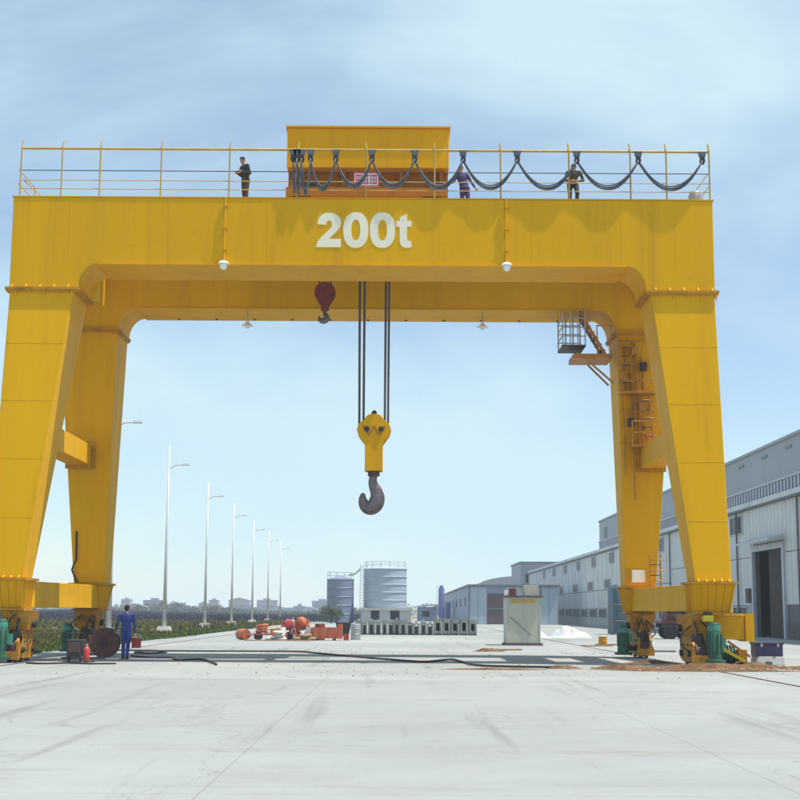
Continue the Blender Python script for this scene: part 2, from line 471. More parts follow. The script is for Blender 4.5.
# dark low scrub towards the horizon
def leaf_cloud(centers, radii, per, size, seed):
    r = np.random.default_rng(seed)
    c = np.repeat(np.array(centers), per, 0); rad = np.repeat(np.array(radii), per, 0)
    d = r.normal(size=(len(c), 3)); d /= np.linalg.norm(d, axis=1)[:, None]
    p = c + d * rad * (r.uniform(.35, 1.0, (len(c), 1)) ** .6)
    u = r.normal(size=p.shape); u /= np.linalg.norm(u, axis=1)[:, None]
    v = np.cross(u, r.normal(size=p.shape)); v /= np.linalg.norm(v, axis=1)[:, None]
    s = size * r.uniform(.6, 1.3, (len(p), 1))
    V = np.stack([p - u * s, p + v * s * .7, p + u * s, p - v * s * .7], 1)
    V[..., 2] = np.maximum(V[..., 2], .01)
    return V.reshape(-1, 3), np.arange(len(p) * 4).reshape(-1, 4)
def leaf_obj(name, V, F, m, parent=None, off=(0, 0, 0)):
    me = bpy.data.meshes.new(name)
    me.from_pydata((V - np.array(off)).tolist(), [], F.tolist())
    me.materials.append(MATS[m])
    o = bpy.data.objects.new(name, me); COL.objects.link(o)
    if parent is not None: o.parent = parent
    return o
cs = []; rs = []
for i in range(1500):
    y = random.uniform(205, 470); x = random.uniform(-.31 * y, -.012 * y)
    hgt = random.uniform(.45, .85) * (1.0 + .35 * math.sin(x * .05))
    cs.append((x, y, hgt * .8)); rs.append((random.uniform(1.2, 3.4), random.uniform(1, 2), hgt))
V, F = leaf_cloud(cs, rs, 150, .10, 5)
stuff(leaf_obj('scrub', V, F, 'far_leaf'), 'dark bluish low scrub along the far edge of the field', 'scrub')

# far skyline
SKYL = []
for i in range(30):
    y = random.uniform(620, 1050)
    px = 2 + i * 11.5 + random.uniform(-4, 4)
    SKYL.append(((px - 400) / 1396 * y, y, random.uniform(5, 14), random.uniform(8, 14), random.choice([2.8, 3.4, 4.2, 5.0, 5.6, 8.0]) * y / 850, i))
for x, y, w, d, h, i in SKYL:
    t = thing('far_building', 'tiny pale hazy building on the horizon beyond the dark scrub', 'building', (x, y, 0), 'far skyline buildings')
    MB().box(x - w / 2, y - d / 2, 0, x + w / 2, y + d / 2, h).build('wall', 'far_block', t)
    r = MB()
    if i % 3 == 0:
        r.prism([(x - w / 2 - .3, h), (x + w / 2 + .3, h), (x, h + 1.6)], y - d / 2, y + d / 2)
    else:
        r.box(x - w * .2, y - d * .2, h, x + w * .15, y + d * .2, h + 1.1); r.box(x - w / 2 - .1, y - d / 2 - .1, h - .3, x + w / 2 + .1, y + d / 2 + .1, h - .003)
    r.build('roof', 'far_block', t)
    fl = max(1, int(h // 3))
    wmb = MB()
    for fz in range(fl):
        wmb.box(x - w * .42, y - d / 2 - .06, 1 + fz * 3, x + w * .42, y - d / 2 + .05, 2.1 + fz * 3)
    wmb.build('window_band', 'slat_dark', t)

# trees far away between the buildings
cs = []; rs = []
fr_ = random.Random(77)
for i in range(150):
    y = fr_.uniform(520, 600); x = fr_.uniform(-.29, .05) * y
    h_ = fr_.uniform(1.0, 2.0) * (1 + .5 * math.sin(x * .06 + 1))
    cs.append((x, y, h_ * .9)); rs.append((fr_.uniform(2, 5), 2.0, h_))
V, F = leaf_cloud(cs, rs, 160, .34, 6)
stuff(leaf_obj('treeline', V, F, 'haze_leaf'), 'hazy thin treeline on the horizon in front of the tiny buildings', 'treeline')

# haze: one box of air round everything
hz = MB().box(-GR - 6, -66, -1, GR + 6, GR + 6, 19.2).build('haze', 'white_sheet')
hz.data.materials.clear()
hm = bpy.data.materials.new('haze_air'); hm.use_nodes = True
hm.node_tree.nodes.remove(hm.node_tree.nodes['Principled BSDF'])
pv = hm.node_tree.nodes.new('ShaderNodeVolumePrincipled')
pv.inputs['Color'].default_value = (0.76, 0.87, 1.0, 1)
pv.inputs['Density'].default_value = 0.00036
pv.inputs['Anisotropy'].default_value = 0.0
hm.node_tree.links.new(pv.outputs['Volume'], [x for x in hm.node_tree.nodes if x.type == 'OUTPUT_MATERIAL'][0].inputs['Volume'])
hz.data.materials.append(hm)
stuff(hz, 'pale summer haze in the air over the yard', 'haze')

# ================================================================== FACTORY ALONG THE RIGHT
FX = 24.4
fac = thing('factory_building', 'long grey metal clad factory hall with tall dark doorway beside the crane', 'factory', (FX, 90, 0))
DY0, DY1, DZ = 89.2, 96.6, 5.75
def wall_piece(y0, y1, z0, z1): MB().box(FX + .1, y0, z0, FX + .4, y1, z1).build('wall', 'seam', fac)
wall_piece(58, DY0, 0, 8.8); wall_piece(DY1, 264, 0, 8.8); wall_piece(DY0, DY1, DZ, 8.8)
# cladding panels, two tiers, one object each for the near bays
BAY = 3.7
pan_lo = pan_hi = None
def panel_mesh(y0, z0, y1, z1):
    m = MB().box(FX + .03, y0, z0, FX + .098, y1, z1)
    for k in range(1, 4):
        yy = y0 + (y1 - y0) * k / 4
        m.box(FX + .012, yy - .02, z0 + .02, FX + .029, yy + .02, z1 - .02)
    return m
ZS = 5.42
y = DY0 - 8 * BAY
ys = []
for k in range(-8, 10):
    y0 = DY0 + k * BAY
    ys.append(y0)
def shared_panel(y0, y1, z0, z1, cache={}):
    key = (round(y1 - y0, 3), z0, z1)
    if key not in cache:
        cache[key] = (panel_mesh(y0, z0, y1, z1).build('wall_panel', 'cladding', fac), y0)
        return cache[key][0]
    o, b = cache[key]
    return share(o, 0, y0 - b, 0)
for y0 in ys:
    y1 = y0 + BAY
    if y0 + .1 < DY1 and y1 - .1 > DY0:
        shared_panel(y0 + .03, y1 - .03, 6.25, 8.72)
    else:
        shared_panel(y0 + .03, y1 - .03, 2.15, ZS)
        shared_panel(y0 + .03, y1 - .03, ZS + .06, 8.72)
yend = ys[-1] + BAY
m = MB(); m2 = MB()
yy = yend
while yy < 263.5:
    y1 = min(yy + BAY, 263.9)
    m.box(FX + .03, yy + .04, 2.15, FX + .098, y1 - .04, 4.25); m.box(FX + .03, yy + .04, 4.33, FX + .098, y1 - .04, 8.72)
    m2.box(FX - .02, yy + BAY / 2 - .05, 2.2, FX + .029, yy + BAY / 2 + .05, 8.7)
    yy += BAY
stuff(m.build('far_wall_panels', 'cladding', fac)); stuff(m2.build('far_panel_ribs', 'cladding', fac))
MB().box(FX + .02, 58, 0.02, FX + .095, DY0 - .35, 1.0).build('plinth', 'plinth', fac)
MB().box(FX + .02, DY1 + .35, 0.02, FX + .095, 264, 1.0).build('plinth', 'concrete_white', fac)
def fwindow(y0, y1, z0, z1, nm=3):
    w = MB().box(FX - .03, y0, z0, FX + .027, y1, z1)
    w = MB()
    t = .09
    w.box(FX - .06, y0 - t, z0 - t, FX + .025, y1 + t, z0); w.box(FX - .06, y0 - t, z1, FX + .025, y1 + t, z1 + t)
    w.box(FX - .06, y0 - t, z0, FX + .025, y0, z1); w.box(FX - .06, y1, z0, FX + .025, y1 + t, z1)
    fr = w.build('window', 'slat_grey', fac)
    MB().box(FX - .015, y0, z0, FX + .022, y1, z1).build('pane', 'window_glass', fr)
    for k in range(1, nm):
        yk = y0 + (y1 - y0) * k / nm
        MB().box(FX - .045, yk - .05, z0, FX - .016, yk + .05, z1).build('mullion', 'slat_grey', fr)
for yc in (68, 101.3, 117, 131, 146, 161, 176, 191, 206, 221, 236): fwindow(yc - 1.7, yc + 1.7, 7.25, 8.45, 3)
for yc in (149, 164.6, 179.3, 194.6, 211.6, 228.6, 245): fwindow(yc - 2.2, yc + 2.2, 4.45, 5.45, 3)
for k in range(6):
    pass
for yc in (101.5, 108.5, 115.5, 122.5, 129.5, 137, 145, 153, 161, 169, 177.5, 186, 194.5, 203, 211.5, 220, 229, 238, 247): fwindow(yc - 2.7, yc + 2.7, 1.05, 2.0, 4)
# piers between the low windows
for yc in (98.2, 105, 112, 119, 126, 133.2, 141, 149, 157, 165, 173.2, 181.7, 190.2, 198.7, 207.2, 215.7, 224.5, 233.5, 242.5):
    MB().box(FX - .01, yc - .7, 1.0, FX + .097, yc + .7, 2.12).build('pier', 'concrete_white', fac)
# gutter, clerestory slats, upper wall, roof
MB().box(FX - .25, 58, 8.72, FX + .55, 264, 8.86).build('gutter', 'seam', fac)
MB().box(FX - .18, 58, 8.863, FX + .6, 264, 9.22).build('fascia', 'cladding', fac)
UX = FX + .62
MB().box(UX, 58, 9.2, UX + .2, 175, 12.75).build('upper_wall', 'cladding_upper', fac)
MB().box(UX - .05, 58, 9.224, UX - .004, 175, 10.22).build('clerestory_band', 'slat_dark', fac)
sm = MB()
yy = 70.0
first = None
while yy < 118:
    if first is None:
        first = MB().box(UX - .12, yy, 9.226, UX - .052, yy + .32, 10.2).build('slat', 'slat_grey', fac)
        fy = yy
    else:
        share(first, 0, yy - fy, 0)
    yy += .8
while yy < 174.5:
    sm.box(UX - .12, yy, 9.226, UX - .052, yy + .32, 10.2); yy += .8
stuff(sm.build('far_slats', 'slat_grey', fac))
MB().box(UX - .16, 58, 10.223, UX - .003, 175, 10.36).build('flashing', 'slat_grey', fac)
MB().box(UX - .12, 58, 12.753, 46, 175.2, 12.95).build('roof', 'cladding_upper', fac)
MB().box(UX + .2, 174.8, 0, 46, 175, 12.75).build('end_wall', 'cladding_upper', fac)
MB().box(45.8, 58, 0, 46, 174.8, 12.75).build('back_wall', 'cladding_upper', fac)
MB().box(UX + .2, 58, 0, 45.8, 58.2, 12.75).build('end_wall', 'cladding_upper', fac)
MB().box(UX + .21, 175.01, 8.6, 40, 264, 8.7).build('low_roof', 'cladding_upper', fac)
MB().box(FX + .4, 263.7, 0, 40, 264, 8.6).build('end_wall', 'cladding', fac)
for yv in (88.5, 94.5, 101, 108, 116):
    MB().box(UX - .06, yv, 12.1, UX - .002, yv + 1.5, 12.28).build('vent', 'slat_dark', fac)
ew = MB().box(UX - .03, 168.5, 10.6, UX - .002, 171, 11.9).build('window', 'window_glass', fac)
# doorway
MB().box(FX - .12, DY0 - .4, 0, FX + .098, DY0, DZ + .4).build('door_frame', 'slat_grey', fac)
MB().box(FX - .12, DY1, 0, FX + .098, DY1 + .4, DZ + .4).build('door_frame', 'slat_grey', fac)
MB().box(FX - .12, DY0, DZ, FX + .098, DY1, DZ + .4).build('door_frame', 'slat_grey', fac)
cn = MB().prism([(FX - 1.1, DZ + .45), (FX - .125, DZ + .7), (FX - .125, DZ + .85), (FX - 1.1, DZ + .57)], DY0 - .9, DY1 + .9).build('canopy', 'slat_grey', fac)
MB().box(FX + .12, DY0 + .02, 0.02, FX + .2, DY0 + 2.4, DZ - .02).build('door_leaf', 'door_brown', fac)
MB().box(FX + .24, DY0 + 2.1, 0.02, FX + .32, DY0 + 4.4, DZ - .02).build('door_leaf', 'door_brown', fac)
MB().box(FX - .28, DY1 + .8, 2.3, FX - .02, DY1 + 1.5, 3.3).build('switch_box', 'plinth', fac)
for yp in (DY1 + 4.2, DY0 - 3.9, 126):
    MB().cyl((FX - .12, yp, .05), (FX - .12, yp, 8.72), .07, 8).build('downpipe', 'seam', fac)

# ------------------------------------------------------------------ buildings in the middle distance
sh = thing('storage_shed', 'pale flat roofed shed with tall purple brown door behind the beige cabinet', 'shed', (14, 186, 0))
MB().box(9.3, 186.2, 0, 21, 292, 5.0).build('wall', 'cladding_blue', sh)
for k in range(10):
    if k in (2, 3): continue
    MB().box(9.32 + k * 1.17, 186.1, .02, 9.32 + (k + 1) * 1.17 - .06, 186.198, 4.9).build('wall_panel', 'tank_pale', sh)
MB().box(9.05, 185.8, 5.003, 21.3, 292.4, 5.22).build('roof', 'slat_dark', sh)
MB().box(9.15, 185.95, 0.02, 9.34, 186.08, 5.0).build('corner_post', 'slat_dark', sh)
dd = MB().box(11.7, 186.06, .02, 13.9, 186.199, 4.0).build('door', 'door_purple', sh)
MB().box(11.72, 186.0, 2.0, 13.88, 186.055, 2.15).build('door_rail', 'slat_dark', dd)
MB().box(13.95, 186.0, 1.4, 15.3, 186.09, 2.6).build('window', 'window_glass', sh)
for k in range(6):
    MB().box(9.24, 196 + k * 15, 2.4, 9.298, 199 + k * 15, 3.6).build('window', 'window_glass', sh)

hl = thing('barrel_roof_hall', 'hazy grey hall with low curved roof behind the pale shed', 'hall', (24, 330, 0))
MB().box(18, 310, 0, 42, 360, 7.5).build('wall', 'cladding_upper', hl)
arc = [(17.6, 7.5)] + [(30 - 12.4 * math.cos(a), 7.5 + 2.2 * math.sin(a)) for a in [PI * k / 14 for k in range(1, 14)]] + [(42.4, 7.5)]
MB().prism(arc, 309.5, 360.5).build('roof', 'cladding_upper', hl)
for k in range(4): MB().box(19.5 + 3 * k, 309.9, 3, 21.3 + 3 * k, 309.998, 4.6).build('window', 'window_glass', hl)

fb = thing('flat_roof_block', 'dark grey flat roofed block at the far end of the factory', 'building', (24, 275, 0))
MB().box(23.2, 268, 0, 40, 290, 10.9).build('wall', 'cladding_upper', fb)
MB().box(23.0, 267.8, 10.903, 40.2, 290.2, 11.2).build('parapet', 'slat_dark', fb)
for k in range(3): MB().box(24.2 + 2.2 * k, 267.9, 7.2, 25.3 + 2.2 * k, 267.998, 8.8).build('window', 'window_glass', fb)

tw = thing('blue_silo', 'slim bright blue silo left of the pale shed', 'silo', (7.1, 235, 0))
MB().lathe([(.48, 0), (.48, 5.4), (.28, 5.8), (.28, 5.95)], (7.1, 235, 0), 16).build('shell', 'tower_blue', tw, 'auto')
MB().box(7.75, 234.5, 0, 8.6, 235.5, 3.2).build('side_bin', 'tower_blue', tw)
MB().bar((6.4, 234.6, 0), (6.4, 234.6, 6), .08).build('ladder', 'slat_grey', tw)

lb = thing('low_workshop', 'low grey blue workshop between the tank and the blue silo', 'workshop', (5, 240, 0))
MB().box(3.2, 240, 0, 6.6, 248, 2.4).build('wall', 'tank_blue', lb)
MB().prism([(3.0, 2.4), (6.8, 2.75), (6.8, 2.95), (3.0, 2.6)], 239.7, 248.3).build('roof', 'slat_grey', lb)
MB().box(4.0, 239.93, .8, 5.2, 239.998, 1.7).build('window', 'window_glass', lb)

# storage tanks
def tank(name, label, cx, cy, z0, r, h, m, nrail):
    t = thing(name, label, 'tank', (cx, cy, 0))
    prof = [(r * .98, z0)]
    nb = 5
    for k in range(nb):
        a, b = z0 + h * k / nb, z0 + h * (k + 1) / nb
        prof += [(r * .985, a + .05), (r * .985, b - .08), (r * 1.012, b - .06), (r * 1.012, b)]
    MB().lathe(prof, (cx, cy, 0), 40).build('shell', m, t, 'auto')
    rf = MB().lathe([(r * 1.0, z0 + h + .002), (r * .5, z0 + h + .35), (.15, z0 + h + .5)], (cx, cy, 0), 40).build('roof', m, t, 'auto')
    top = z0 + h
    for k in range(nrail):
        a = 2 * PI * k / nrail
        MB().bar((cx + r * .95 * math.cos(a), cy + r * .95 * math.sin(a), top), (cx + r * .95 * math.cos(a), cy + r * .95 * math.sin(a), top + 1.0), .05).build('rail_post', 'galv', rf)
    for zz in (.55, 1.0):
        MB().tube([(cx + r * .95 * math.cos(2 * PI * k / 24), cy + r * .95 * math.sin(2 * PI * k / 24), top + zz) for k in range(25)], .025, 4).build('guard_rail', 'galv', rf)
    return t
t1 = tank('storage_tank', 'dark blue storage tank, narrower of the two tanks', -8.35, 201, 0, 1.95, 6.1, 'tank_blue', 10)
t2 = tank('storage_tank', 'wide pale blue storage tank standing on a white pump house', -1.95, 201, 2.1, 3.1, 5.5, 'tank_pale', 14)
lad = MB()
for dx in (-.2, .2): lad.bar((-5.3 + dx, 200.2, 0), (-5.3 + dx, 200.2, 8.2), .07)
for k in range(20): lad.bar((-5.5, 200.2, .3 + k * .4), (-5.1, 200.2, .3 + k * .4), .04)
lad.build('ladder', 'galv', t2)
MB().tube([(-7.2, 200.6, 6.7), (-6.2, 200.3, 6.9), (-5.5, 200.2, 7.6)], .12, 8).build('pipe', 'galv', t1)
ph = thing('pump_house', 'low white pump house with two dark openings under the pale tank', 'pump house', (-1.9, 199, 0))
h0, h1 = 197.3, 204.5
for a, b in ((-5.3, -3.9), (-2.7, -1.2), (0.1, 1.7)): MB().box(a, h0, 0, b, h0 + .3, 1.75).build('wall', 'concrete_white', ph)
for a, b in ((-3.9, -2.7), (-1.2, .1)):
    MB().box(a, h0, 0, b, h0 + .3, .45).build('wall', 'concrete_white', ph)
    MB().box(a + .03, h0 + .25, .45, b - .03, h0 + .29, 1.75).build('opening', 'window_glass', ph)
MB().box(-5.3, h0 + .3, 0, -5.0, h1, 1.75).build('wall', 'concrete_white', ph)
MB().box(1.4, h0 + .3, 0, 1.7, h1, 1.75).build('wall', 'concrete_white', ph)
MB().box(-5.3, h1 - .3, 0, 1.4, h1, 1.75).build('wall', 'concrete_white', ph)
MB().box(-5.55, h0 - .25, 1.753, 1.95, h1 + .2, 2.098).build('roof', 'concrete_white', ph)

# pale bush by the dark tank
bs = thing('bush', 'pale dusty bush in front of the dark blue tank', 'bush', (-8.6, 180, 0))
V, F = leaf_cloud([(-8.6 + random.uniform(-1, 1), 180 + random.uniform(-.6, .6), random.uniform(.7, 2.0)) for _ in range(16)], [(.7, .6, .55)] * 16, 90, .12, 8)
leaf_obj('foliage', V, F, 'bush_leaf', bs, (-8.6, 180, 0))
st = MB()
for k in range(5): st.tube([(-8.6, 180, 0), (-8.6 + random.uniform(-.3, .3), 180, .8), (-8.6 + random.uniform(-.9, .9), 180 + random.uniform(-.3, .3), 1.8)], [.05, .04, .015], 6)
st.build('stem', 'bark', bs)

# ------------------------------------------------------------------ street lamps along the field
LP = [(-16.0, 78), (-16.75, 101), (-17.7, 129), (-18.35, 155), (-18.9, 182), (-19.5, 210), (-20.0, 238)]
names = ['street lamp half hidden behind the crane leg, nearest of the row', 'tall grey street lamp, nearest fully visible one of the row by the field',
         'second fully visible street lamp of the row by the field', 'third fully visible street lamp of the row by the field',
         'fourth fully visible street lamp of the row by the field', 'fifth fully visible street lamp of the row by the field',
         'farthest street lamp of the row by the field, behind the red mixers']
for (x, y), lab in zip(LP, names):
    t = thing('street_lamp', lab, 'street lamp', (x, y, 0), 'street lamps along the field')
    MB().tube([(x, y, .42), (x, y, 5), (x, y, 13.4)], [.15, .11, .05], 10).build('pole', 'lamp_pole', t, True)
    MB().frustum((x - .55, y - .55, x + .55, y + .55), 0, (x - .4, y - .4, x + .4, y + .4), .45).build('concrete_base', 'concrete_white', t)
    MB().tube([(x, y, 11.75), (x + .5, y, 12.02), (x + 1.0, y, 12.05)], .045, 6).build('arm', 'lamp_pole', t)
    MB().frustum((x + .9, y - .14, x + 1.5, y + .14), 11.99, (x + 1.0, y - .08, x + 1.4, y + .08), 12.12).build('lamp_head', 'galv', t)
    MB().box(x - .09, y - .22, 1.0, x + .09, y - .12, 1.5).build('hatch', 'galv', t)

# ================================================================== THE GANTRY CRANE
CX = -1.2
crane = thing('gantry_crane', 'huge yellow double girder gantry crane spanning the concrete yard', 'crane', (CX, 46.7, 0))
Y0, Y1 = 42.5, 44.5          # front girder
Y2, Y3 = 48.9, 50.9          # rear girder
def S(s, d): return CX + s * d

def girder_poly():
    p = [(S(-1, 11), 11.5), (S(-1, 11), 14.4), (S(1, 11), 14.4), (S(1, 11), 11.5), (S(1, 8.86), 11.5)]
    for k in range(1, 9):
        a = PI / 2 * k / 8
        p.append((S(1, 8.86 - .6 * (1 - math.cos(a))), 11.5 + .77 * math.sin(a)))
    for k in range(8, 0, -1):
        a = PI / 2 * k / 8
        p.append((S(-1, 8.86 - .6 * (1 - math.cos(a))), 11.5 + .77 * math.sin(a)))
    p.append((S(-1, 8.86), 11.5))
    return p
g1 = MB().prism(girder_poly(), Y0, Y1).build('girder', 'yellow', crane, bevel=.02)
g1['label'] = 'front girder painted with 200t'
g2 = MB().prism(girder_poly(), Y2, Y3).build('girder', 'yellow', crane, bevel=.02)
# top cover plates with a small lip
MB().box(S(-1, 11.04), Y0 - .012, 14.402, S(1, 11.04), Y1 + .06, 14.44).build('top_plate', 'yellow', g1)
MB().box(S(-1, 11.06), Y2 - .06, 14.402, S(1, 11.06), Y3 + .06, 14.44).build('top_plate', 'yellow', g2)
for g, ya in ((g1, 43.95), (g2, 49.45)):
    MB().prism([(ya - .07, 14.442), (ya + .07, 14.442), (ya + .07, 14.47), (ya + .02, 14.5), (ya + .02, 14.55), (ya + .04, 14.56), (ya + .04, 14.6), (ya - .04, 14.6), (ya - .04, 14.56), (ya - .02, 14.55), (ya - .02, 14.5), (ya - .07, 14.47)], S(-1, 10.6), S(1, 10.6), 'x').build('trolley_rail', 'dark_steel', g)
# bottom flange strip on the clear span
MB().box(S(-1, 8.24), Y0 - .05, 12.235, S(1, 8.24), Y1 + .05, 12.268).build('bottom_flange', 'yellow', g1)
MB().box(S(-1, 8.24), Y2 - .05, 12.235, S(1, 8.24), Y3 + .05, 12.268).build('bottom_flange', 'yellow', g2)
for k in range(11):
    MB().cyl((S(1, -7 + 1.4 * k), Y3 - .25, 12.2), (S(1, -7 + 1.4 * k), Y3 - .25, 12.234), .05, 6).build('bolt', 'dark_steel', g2)
# lettering 200t
TWO = [(.03, .66), (.05, .79), (.12, .90), (.23, .98), (.36, 1.0), (.50, .98), (.61, .91), (.68, .81), (.70, .71), (.68, .60), (.62, .50), (.53, .40), (.43, .31),
       (.37, .24), (.70, .24), (.70, 0), (0, 0), (.02, .10), (.07, .20), (.16, .31), (.29, .43), (.39, .53), (.43, .60), (.44, .68), (.42, .745), (.365, .77), (.31, .755), (.285, .71), (.28, .64)]
TEE = [(.12, .60), (0, .60), (0, .77), (.12, .77), (.12, .87), (.38, .98), (.38, .77), (.53, .77), (.53, .60), (.38, .60), (.38, .28), (.40, .21), (.45, .19), (.52, .20), (.54, .02), (.42, -.01), (.28, 0), (.18, .05), (.13, .14), (.12, .26)]
lt = MB()
def lx(u): return -2.66 + u * 1.115
def lz(w): return 12.83 + w * 1.12
lt.prism([(lx(u), lz(w)) for u, w in TWO], Y0 - .009, Y0 - .003)
for c0 in (1.115, 1.865):
    na = 40; vs = []
    for yy in (Y0 - .009, Y0 - .003):
        for hw, hh, e in ((.355, .515, .86), (.125, .30, .95)):
            for k in range(na):
                a = 2 * PI * k / na
                cc, ss = math.cos(a), math.sin(a)
                vs.append((lx(c0 + hw * math.copysign(abs(cc) ** e, cc)), yy, lz(.5 + hh * math.copysign(abs(ss) ** e, ss))))
    fcs = []
    for k in range(na):
        q = (k + 1) % na
        fcs += [(k, q, na + q, na + k), (2 * na + q, 2 * na + k, 3 * na + k, 3 * na + q), (k, 2 * na + k, 2 * na + q, q), (na + q, 3 * na + q, 3 * na + k, na + k)]
    lt.add(vs, fcs)
lt.prism([(lx(2.25 + u * .81), lz(w)) for u, w in TEE], Y0 - .009, Y0 - .003)
lo = lt.build('load_lettering', 'cream_letters', g1)
lo['label'] = 'cream painted letters reading 200t'

# legs
for s in (-1, 1):
    # front leg
    def rect(d0, d1, ya, yb):
        a, b = S(s, d0), S(s, d1)
        return (min(a, b), ya, max(a, b), yb)
    fl = MB().frustum(rect(10.03, 11.12, 41.95, 43.1), 2.5, rect(9.0, 10.98, Y0 + .01, Y1 - .01), 11.4).build('leg', 'yellow', crane, bevel=.02)
    fl['label'] = 'front leg of the crane'
    MB().box(*[S(s, 8.82), Y0 - .08, 11.42, S(s, 11.12), Y1 + .1, 11.498]).build('flange', 'yellow_old', fl)
    MB().box(*[S(s, 8.85), Y0 - .06, 11.36, S(s, 11.09), Y1 + .08, 11.417]).build('flange', 'yellow_old', fl)
    for k in range(5):
        xx = S(s, 9.15 + .44 * k)
        MB().prism([(Y0 - .075, 11.5), (Y0 - .003, 11.5), (Y0 - .003, 11.6)], xx - .02, xx + .02, 'x').build('gusset', 'yellow', fl)
        MB().prism([(Y0 - .055, 11.358), (Y0 - .0, 11.358), (Y0 - .0, 11.18)], xx + .1, xx + .14, 'x').build('gusset', 'yellow', fl)
    # rear leg
    rl = MB().frustum(rect(9.16, 10.25, 49.55, 50.6), 2.5, rect(8.92, 10.95, Y2 + .01, Y3 - .01), 11.4).build('leg', 'yellow', crane, bevel=.02)
    MB().box(*[S(s, 8.82), Y2 - .12, 11.42, S(s, 11.12), Y3 + .1, 11.498]).build('flange', 'yellow_old', rl)
    MB().box(*[S(s, 8.85), Y2 - .09, 11.36, S(s, 11.09), Y3 + .08, 11.417]).build('flange', 'yellow_old', rl)
    # base boxes
    bx = MB().frustum(rect(10.02, 11.12, 42.2, 43.05), 1.6, rect(9.92, 11.22, 41.86, 43.2), 2.42).build('base_box', 'yellow', crane, bevel=.01)
    MB().box(S(s, 9.86), 41.8, 2.424, S(s, 11.28), 43.27, 2.497).build('flange', 'yellow_old', bx)
    for k in range(6):
        d = 9.97 + .24 * k; db = 10.06 + .204 * k
        p = [(S(s, db) - .015, 42.13, 1.62), (S(s, db) + .015, 42.13, 1.62), (S(s, db) + .015, 42.25, 1.62), (S(s, db) - .015, 42.25, 1.62),
             (S(s, d) - .015, 41.81, 2.42), (S(s, d) + .015, 41.81, 2.42), (S(s, d) + .015, 41.9, 2.42), (S(s, d) - .015, 41.9, 2.42)]
        MB().hexa(p).build('rib', 'yellow', bx)
    for k in range(4):
        yk = 41.95 + .3 * k; yb = 42.25 + .22 * k
        xi, xt = S(s, 10.05), S(s, 9.94)
        e = -s * .06
        MB().hexa([(xi, yb - .015, 1.62), (xi + e, yb - .015, 1.62), (xi + e, yb + .015, 1.62), (xi, yb + .015, 1.62),
                   (xt, yk - .015, 2.42), (xt + e, yk - .015, 2.42), (xt + e, yk + .015, 2.42), (xt, yk + .015, 2.42)]).build('rib', 'yellow', bx)
    for k in range(5):
        xx = S(s, 10.12 + .23 * k)
        MB().prism([(41.82, 2.5), (41.945, 2.5), (41.955, 2.58)], xx - .02, xx + .02, 'x').build('gusset', 'yellow', bx)
    MB().box(S(s, 9.98), 42.1, 1.54, S(s, 11.16), 43.15, 1.598).build('bottom_plate', 'yellow_old', bx)
    bx2 = MB().frustum(rect(9.25, 10.25, 49.7, 50.6), 1.6, rect(9.1, 10.33, 49.45, 50.75), 2.42).build('base_box', 'yellow', crane, bevel=.01)
    MB().box(S(s, 9.02), 49.37, 2.424, S(s, 10.41), 50.83, 2.497).build('flange', 'yellow_old', bx2)
    for k in range(3):
        yk = 49.6 + .5 * k; yb = 49.8 + .3 * k
        xi, xt = S(s, 9.27), S(s, 9.12); e = -s * .06
        MB().hexa([(xi, yb - .015, 1.62), (xi + e, yb - .015, 1.62), (xi + e, yb + .015, 1.62), (xi, yb + .015, 1.62),
                   (xt, yk - .015, 2.42), (xt + e, yk - .015, 2.42), (xt + e, yk + .015, 2.42), (xt, yk + .015, 2.42)]).build('rib', 'yellow', bx2)
    MB().box(S(s, 9.2), 49.6, 1.54, S(s, 10.3), 50.75, 1.598).build('bottom_plate', 'yellow_old', bx2)
    # sill beam, mid tie and end tie
    MB().hexa([(S(s, a), y, z) for z in (1.625, 2.415) for a, y in ((9.97, 43.0 + (z - 1.6) * .2), (10.95, 43.0 + (z - 1.6) * .2), (10.2, 49.72 - (z - 1.6) * .28), (9.38, 49.72 - (z - 1.6) * .28))]).build('sill_beam', 'yellow', crane, bevel=.01)
    tb = MB().box(S(s, 9.72), 43.6, 6.62, S(s, 10.5), 49.25, 7.34).build('tie_beam', 'yellow', crane, bevel=.01)
    MB().box(S(s, 9.6), 49.12, 6.5, S(s, 10.62), 49.2, 7.46).build('end_plate', 'yellow_old', tb)
    MB().box(S(s, 9.7), Y1 + .003, 12.55, S(s, 10.7), Y2 - .003, 14.1).build('end_tie', 'yellow', crane, bevel=.01)

# bracket plate with lamp box behind the front leg (upper inner corner)
br = MB().box(S(-1, 8.6), 44.6, 11.45, S(-1, 8.55), 44.95, 12.5).build('bracket_plate', 'yellow', crane)
MB().box(S(-1, 8.9), 44.6, 11.6, S(-1, 8.61), 44.9, 12.2).build('junction_box', 'yellow_bright', br)
MB().bar((S(-1, 8.6), 44.4, 12.52), (S(-1, 8.58), 44.97, 12.52), .06).build('bracket_arm', 'yellow_old', br)

